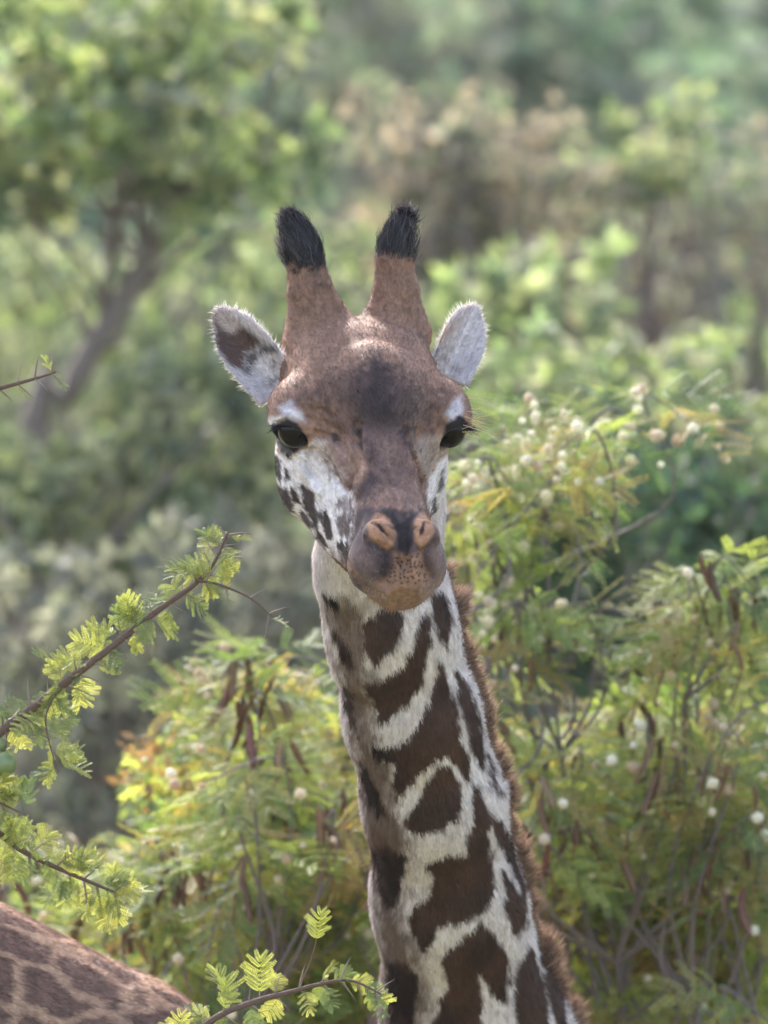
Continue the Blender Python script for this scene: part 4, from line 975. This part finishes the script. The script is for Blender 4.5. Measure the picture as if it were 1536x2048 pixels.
shrub('low flowering shrub rising over the patchy back of the other giraffe', 60, 3.2,
      [(-60, 1680, 320, 1960, 16, 1.9, 2.8)], 35, .3, 1.6, 6, [(-60, 1760, 340, 2150, 45, 2.8, 3.7)])

# ------------------------------------------------------------------ thorny acacia on the left (in focus) and the low acacia in front
ACL = [np_mesh('acacia_leaf', v, [f], False, c) for v, f, c in (bipinnate(rng, .05, 7, .024, 11, .0050, .0024, rng.uniform(.1, .7), rng.uniform(.8, 1.15)) for _ in range(6))]
def thorn_mesh():
    V, F = tube(np.array([[0, 0, 0], [.3, .02, 0], [.7, .03, 0], [1, 0, 0]]), [.045, .036, .02, .003], 6); return np_mesh('thorn', V, [F])
THORN = thorn_mesh()
def px_branch(ctrl, r0, r1, n): 
    c = spline(np.array(ctrl, float), n); return W3(c), np.linspace(r0, r1, n) * S, c
def acacia_leaves(root, ctrl, nodes, rng, up_p=(2, 3), dn_p=(1, 2), sc=(.7, 1.15), thorns=True, dark_dn=True, s0=0.0):
    c = spline(np.array(ctrl, float), nodes * 4); P_ = W3(c); tg = nrm(np.gradient(P_, axis=0))
    for k in range(nodes):
        i = min(len(P_) - 1, int((s0 + (1 - s0) * (k + .6) / nodes) * len(P_))); t = tg[i]; sideu = nrm(np.cross(t, [0, 1., 0]))
        if sideu[2] < 0: sideu = -sideu
        for sgn, cnt in ((1, rng.integers(*up_p) if up_p[1] > up_p[0] else up_p[0]), (-1, rng.integers(*dn_p) if dn_p[1] > dn_p[0] else dn_p[0])):
            for _ in range(cnt):
                x = sideu * sgn * rng.uniform(.5, 1.1) + t * rng.normal(.0, .7) + np.array([0, rng.normal(0, .5), 0]) + (np.array([0, 0, -.2]) if sgn < 0 else 0)
                up = np.array([rng.normal(0, .5), -.75 + rng.normal(0, .4), .7 + rng.normal(0, .35)])
                place('leaf', ACL[rng.integers(6)], M_ACL, root, P_[i] + rng.normal(0, .003, 3), x, up, rng.uniform(*sc) * (1 if sgn > 0 else .95))
        if thorns:
            for sgn in (-1, 1):
                x = sideu * sgn * .8 + t * .45 + np.array([0, rng.normal(0, .4), 0]); place('thorn', THORN, M_THORN, root, P_[i], x, (0, -1, .2), rng.uniform(.022, .052))
rng = np.random.default_rng(9)
xa = W3(np.array([-1150., 1024, -60]))[0]
ac = empty('acacia_tree', (xa, -.05, float(ground_z(xa, -.05)))); tag(ac, 'thorny acacia tree reaching in with sharp twigs of tiny feathery leaflets', 'tree')
tr = [(-1150, GROUNDV + 60, -60), (-1120, 4600, -60), (-1060, 3000, -40), (-1000, 2000, -60), (-980, 1300, -60), (-960, 600, -60)]
tp, trr, _ = px_branch(tr, 120, 45, 20); part('trunk', *tube(tp, trr, 10), M_BARK, ac)
BA = [(-1000, 1950, -60), (-600, 1740, -80), (-250, 1620, -60), (-60, 1505, -40), (70, 1412, -30), (150, 1350, -30), (230, 1288, -25), (310, 1225, -20), (390, 1168, -10), (430, 1122, -5), (455, 1066, 0)]
BB = [(-980, 1250, -60), (-600, 900, -40), (-250, 830, -20), (-60, 790, -10), (30, 768, -10), (112, 744, -5)]
BC = [(-1000, 2000, -60), (-600, 1640, -60), (-250, 1590, -40), (-60, 1630, -30), (40, 1698, -25), (120, 1738, -20), (200, 1772, -10), (246, 1792, 0)]
BD = [(392, 1160, -12), (440, 1170, -20), (500, 1196, -25), (548, 1236, -25)]
BE = [(120, 1372, -30), (92, 1430, -50), (100, 1490, -60), (118, 1545, -60)]
BF = [(-60, 1505, -40), (-50, 1570, -50), (-10, 1600, -60), (40, 1625, -60)]
for ctrl, a, b_ in ((BA, 14, 2.6), (BB, 12, 2.4), (BC, 12, 2), (BD, 3.4, 1.2), (BE, 2.6, 1), (BF, 5, 1.6)):
    p_, r_, _ = px_branch(ctrl, a, b_, 36); part('branch', *tube(p_, r_, 7), M_TWIG, ac)
acacia_leaves(ac, BA[3:], 19, rng, (1, 4), (1, 3), (.6, 1.1))
acacia_leaves(ac, BA[:4], 8, rng, (1, 3), (1, 3), (.8, 1.2))
acacia_leaves(ac, BD, 4, rng, (0, 2), (0, 2), (.4, .6))
acacia_leaves(ac, BE, 7, rng, (1, 3), (1, 3), (.6, .9), False)
acacia_leaves(ac, BB[3:], 5, rng, (0, 2), (0, 2), (.45, .7))
acacia_leaves(ac, BC[2:], 15, rng, (2, 4), (1, 4), (.6, 1.05))
acacia_leaves(ac, BF, 7, rng, (2, 4), (1, 4), (.7, 1.0), False)
V, F = uvsphere(1.0, 20, 14); V = V * (1 + .03 * np.sin(V[:, [0]] * 9)); SPH = np_mesh('green_fruit', V, [F[:, ::-1]], True, np.ones((len(V), 3)))
for (u, v, w, r) in ((8, 1528, -60, 25), (0, 1490, -40, 15), (-34, 1580, -70, 22)):
    o = place('green_fruit', SPH, M_GALL, ac, W3(np.array([u, v, w])), (1, 0, 0), (0, 0, 1), r * S)
    p_, r_, _ = px_branch([(u + 2, v - r + 2, w), (u + 5, v - r - 22, w), (u + 4, v - r - 42, w + 6)], 1.6, 1.4, 6); st_ = part('stalk', *tube(p_, r_, 5), M_TWIG, ac); st_.parent = o; st_.matrix_parent_inverse = (Matrix.Translation(W3(np.array([u, v, w]))) @ Matrix.Scale(r * S, 4)).inverted()
xb = W3(np.array([250., 1024, -160]))[0]
bb = empty('acacia_bush', (xb, -.13, float(ground_z(xb, -.13)))); tag(bb, 'acacia bush whose one leafy tip pokes up at the base of the neck', 'bush')
B1 = [(250, GROUNDV + 40, -160), (280, 4000, -160), (300, 2500, -150), (340, 2140, -150), (420, 2044, -150), (500, 2006, -150), (580, 1984, -150), (650, 1966, -150), (705, 1962, -150), (762, 1988, -150)]
B2 = [(596, 1980, -150), (616, 1936, -155), (632, 1886, -160)]
for ctrl, a, b_ in ((B1, 11, 1.8), (B2, 2.2, 1.4)):
    p_, r_, _ = px_branch(ctrl, a, b_, 44); part('branch', *tube(p_, r_, 7), M_TWIG, bb)
for (u, v, dx, dv, s_) in ((632, 1890, -.05, -1, 1.05), (470, 2016, -.25, -1, 1.5), (520, 2000, -.1, -1, 1.35), (545, 1992, .3, -1, .9), (660, 1966, .6, -.35, .9), (690, 1962, .8, .1, .9), (720, 1968, .9, .35, .9), (760, 1986, .5, .6, .7),
                           (430, 2040, -1, -.3, 1.0), (400, 2060, -1, -.1, 1.2), (610, 1975, .1, .9, .8), (560, 1988, -.4, .9, .9), (500, 2006, .2, 1, 1.0), (460, 2024, -.6, .8, 1.), (640, 1970, .7, .8, .8), (735, 1975, .2, 1, .7)):
    place('leaf', ACL[rng.integers(6)], M_ACL, bb, W3(np.array([u, v, -150.])), (dx, rng.normal(0, .25), -dv), (rng.normal(0, .4), -1, .35 + rng.normal(0, .3)), s_ * .82)
acacia_leaves(bb, B1[4:], 8, rng, (0, 2), (0, 2), (.6, .9))
acacia_leaves(bb, B1[2:5], 6, rng, (1, 3), (1, 3), (.8, 1.2))

# ------------------------------------------------------------------ the other giraffe, only its back in view
def other_sdf(P):
    d = rcone(P, (-580, 2060, 760), (110, 2310, 800), 495, 400)
    d = smin(d, rcone(P, (180, 2380, 790), (230, 2700, 800), 330, 300), 160)
    d = smin(d, rcone(P, (-640, 2300, 760), (-1050, 1900, 740), 330, 210), 160); d = smin(d, rcone(P, (-1050, 1900, 740), (-1560, 700, 720), 200, 110), 100)
    d = smin(d, rcone(P, (-1560, 700, 720), (-1620, 560, 720), 125, 110), 60); d = smin(d, rcone(P, (-1620, 600, 720), (-2050, 900, 700), 130, 62), 60)
    for w in (650, 790):
        d = smin(d, rcone(P, (-1600, 540, w), (-1560, 360, w), 34, 30), 30); d = smin(d, rcone(P, (-1540, 620, w), (-1440, 560, w + (-120 if w < 700 else 120)), 44, 14), 20)
    for (u, w) in ((-800, 560), (-760, 960), (200, 600), (230, 1000)):
        d = smin(d, rcone(P, (u, 2700, w), (u + 20, 4500, w), 200, 80), 120); d = smin(d, rcone(P, (u + 20, 4500, w), (u + 10, GROUNDV - 180, w), 72, 46), 40)
        d = smin(d, rcone(P, (u + 10, GROUNDV - 180, w), (u - 20, GROUNDV - 70, w), 60, 72), 30)
    return smin(d, rcone(P, (490, 2480, 800), (580, 3500, 800), 32, 16), 40)
V, F = surface_nets(other_sdf, frange(-2300, 700, -80, 470, 8, 30), frange(250, GROUNDV + 60, 1770, 2090, 8, 30), frange(60, 1500, 330, 1270, 10, 30))
V = project(other_sdf, V, 2, 3, 20)
g2 = empty('giraffe', W3((-330, GROUNDV, 790))); tag(g2, 'giraffe of which only the brown patchy back shows, beneath the low shrub', 'giraffe')
_seed = np.random.default_rng(12).random((24, 24, 24, 3))
def other_coat(P):
    Q = (P + 34 * np.stack([vnoise(P, 1 / 55.), vnoise(P + 91, 1 / 55.), vnoise(P + 37, 1 / 55.)], 1)) / [150., 120., 150.]; i0 = np.floor(Q).astype(int); d1 = np.full(len(P), 9.); d2 = d1.copy()
    for dx in (-1, 0, 1):
        for dy in (-1, 0, 1):
            for dz in (-1, 0, 1):
                c_ = i0 + [dx, dy, dz]; k_ = c_ % 24; d = np.linalg.norm(c_ + .12 + .76 * _seed[k_[:, 0], k_[:, 1], k_[:, 2]] - Q, axis=1)
                d2 = np.where(d < d1, d1, np.minimum(d2, d)); d1 = np.minimum(d1, d)
    m = sstep(.05, .17, d2 - d1 + .14 * (vnoise(P, 1 / 9.) - .5))[:, None]
    return (np.array(srgb(190, 156, 132)) * (1 - m) + np.array(srgb(128, 98, 86)) * m) * (.75 + .5 * vnoise(P, 1 / 22.))[:, None]
part('body', W3(V), F, M_COAT, g2, True, other_coat(V))
o_ = g2.children[0]; _me = o_.data; _k = np.zeros(len(_me.polygons) * 3, np.float32); _me.polygons.foreach_get('normal', _k); _gn = nrm(grad(other_sdf, V, 4))
if (_k.reshape(-1, 3) * (_gn[F].mean(1)[:, [0, 2, 1]] * [1, 1, -1])).sum() < 0: _me.flip_normals()
_fc = V[F].mean(1); _m = (_fc[:, 0] > -90) & (_fc[:, 1] < 2095) & (_fc[:, 2] < 1000); rng = np.random.default_rng(4)
R, Nn = sample_faces(V, F, _gn, _m, 42000, rng)
cc = other_coat(R) * rng.uniform(.7, 1.35, (len(R), 1)); o_ = strands('fur', R, Nn, np.tile([.8, .35, 0.], (len(R), 1)), rng.uniform(8, 20, len(R)), rng.uniform(1.3, 2.2, len(R)), np.clip(cc, .01, .9), M_FUR, g2, .35, .2, rng); o_.matrix_parent_inverse = Matrix.Translation(-g2.location)

# ------------------------------------------------------------------ haze in the valley air
V = np.array([(x, y, z) for x in (-170, 170) for y in (-62, 152) for z in (-1.5, 40)], float); F = np.array([[0, 1, 3, 2], [4, 6, 7, 5], [0, 4, 5, 1], [2, 3, 7, 6], [0, 2, 6, 4], [1, 5, 7, 3]])
N = Nodes('haze_air'); pv = N.n('VolumePrincipled', i_Density=.0003, i_Anisotropy=.2); pv.inputs['Color'].default_value = (.86, .92, 1, 1); N.l(pv.outputs[0], N.out.inputs['Volume'])
tag(link('haze', np_mesh('haze', V, [F], False), N.m), 'thin pale haze hanging over the wooded slope', 'haze', kind='stuff')
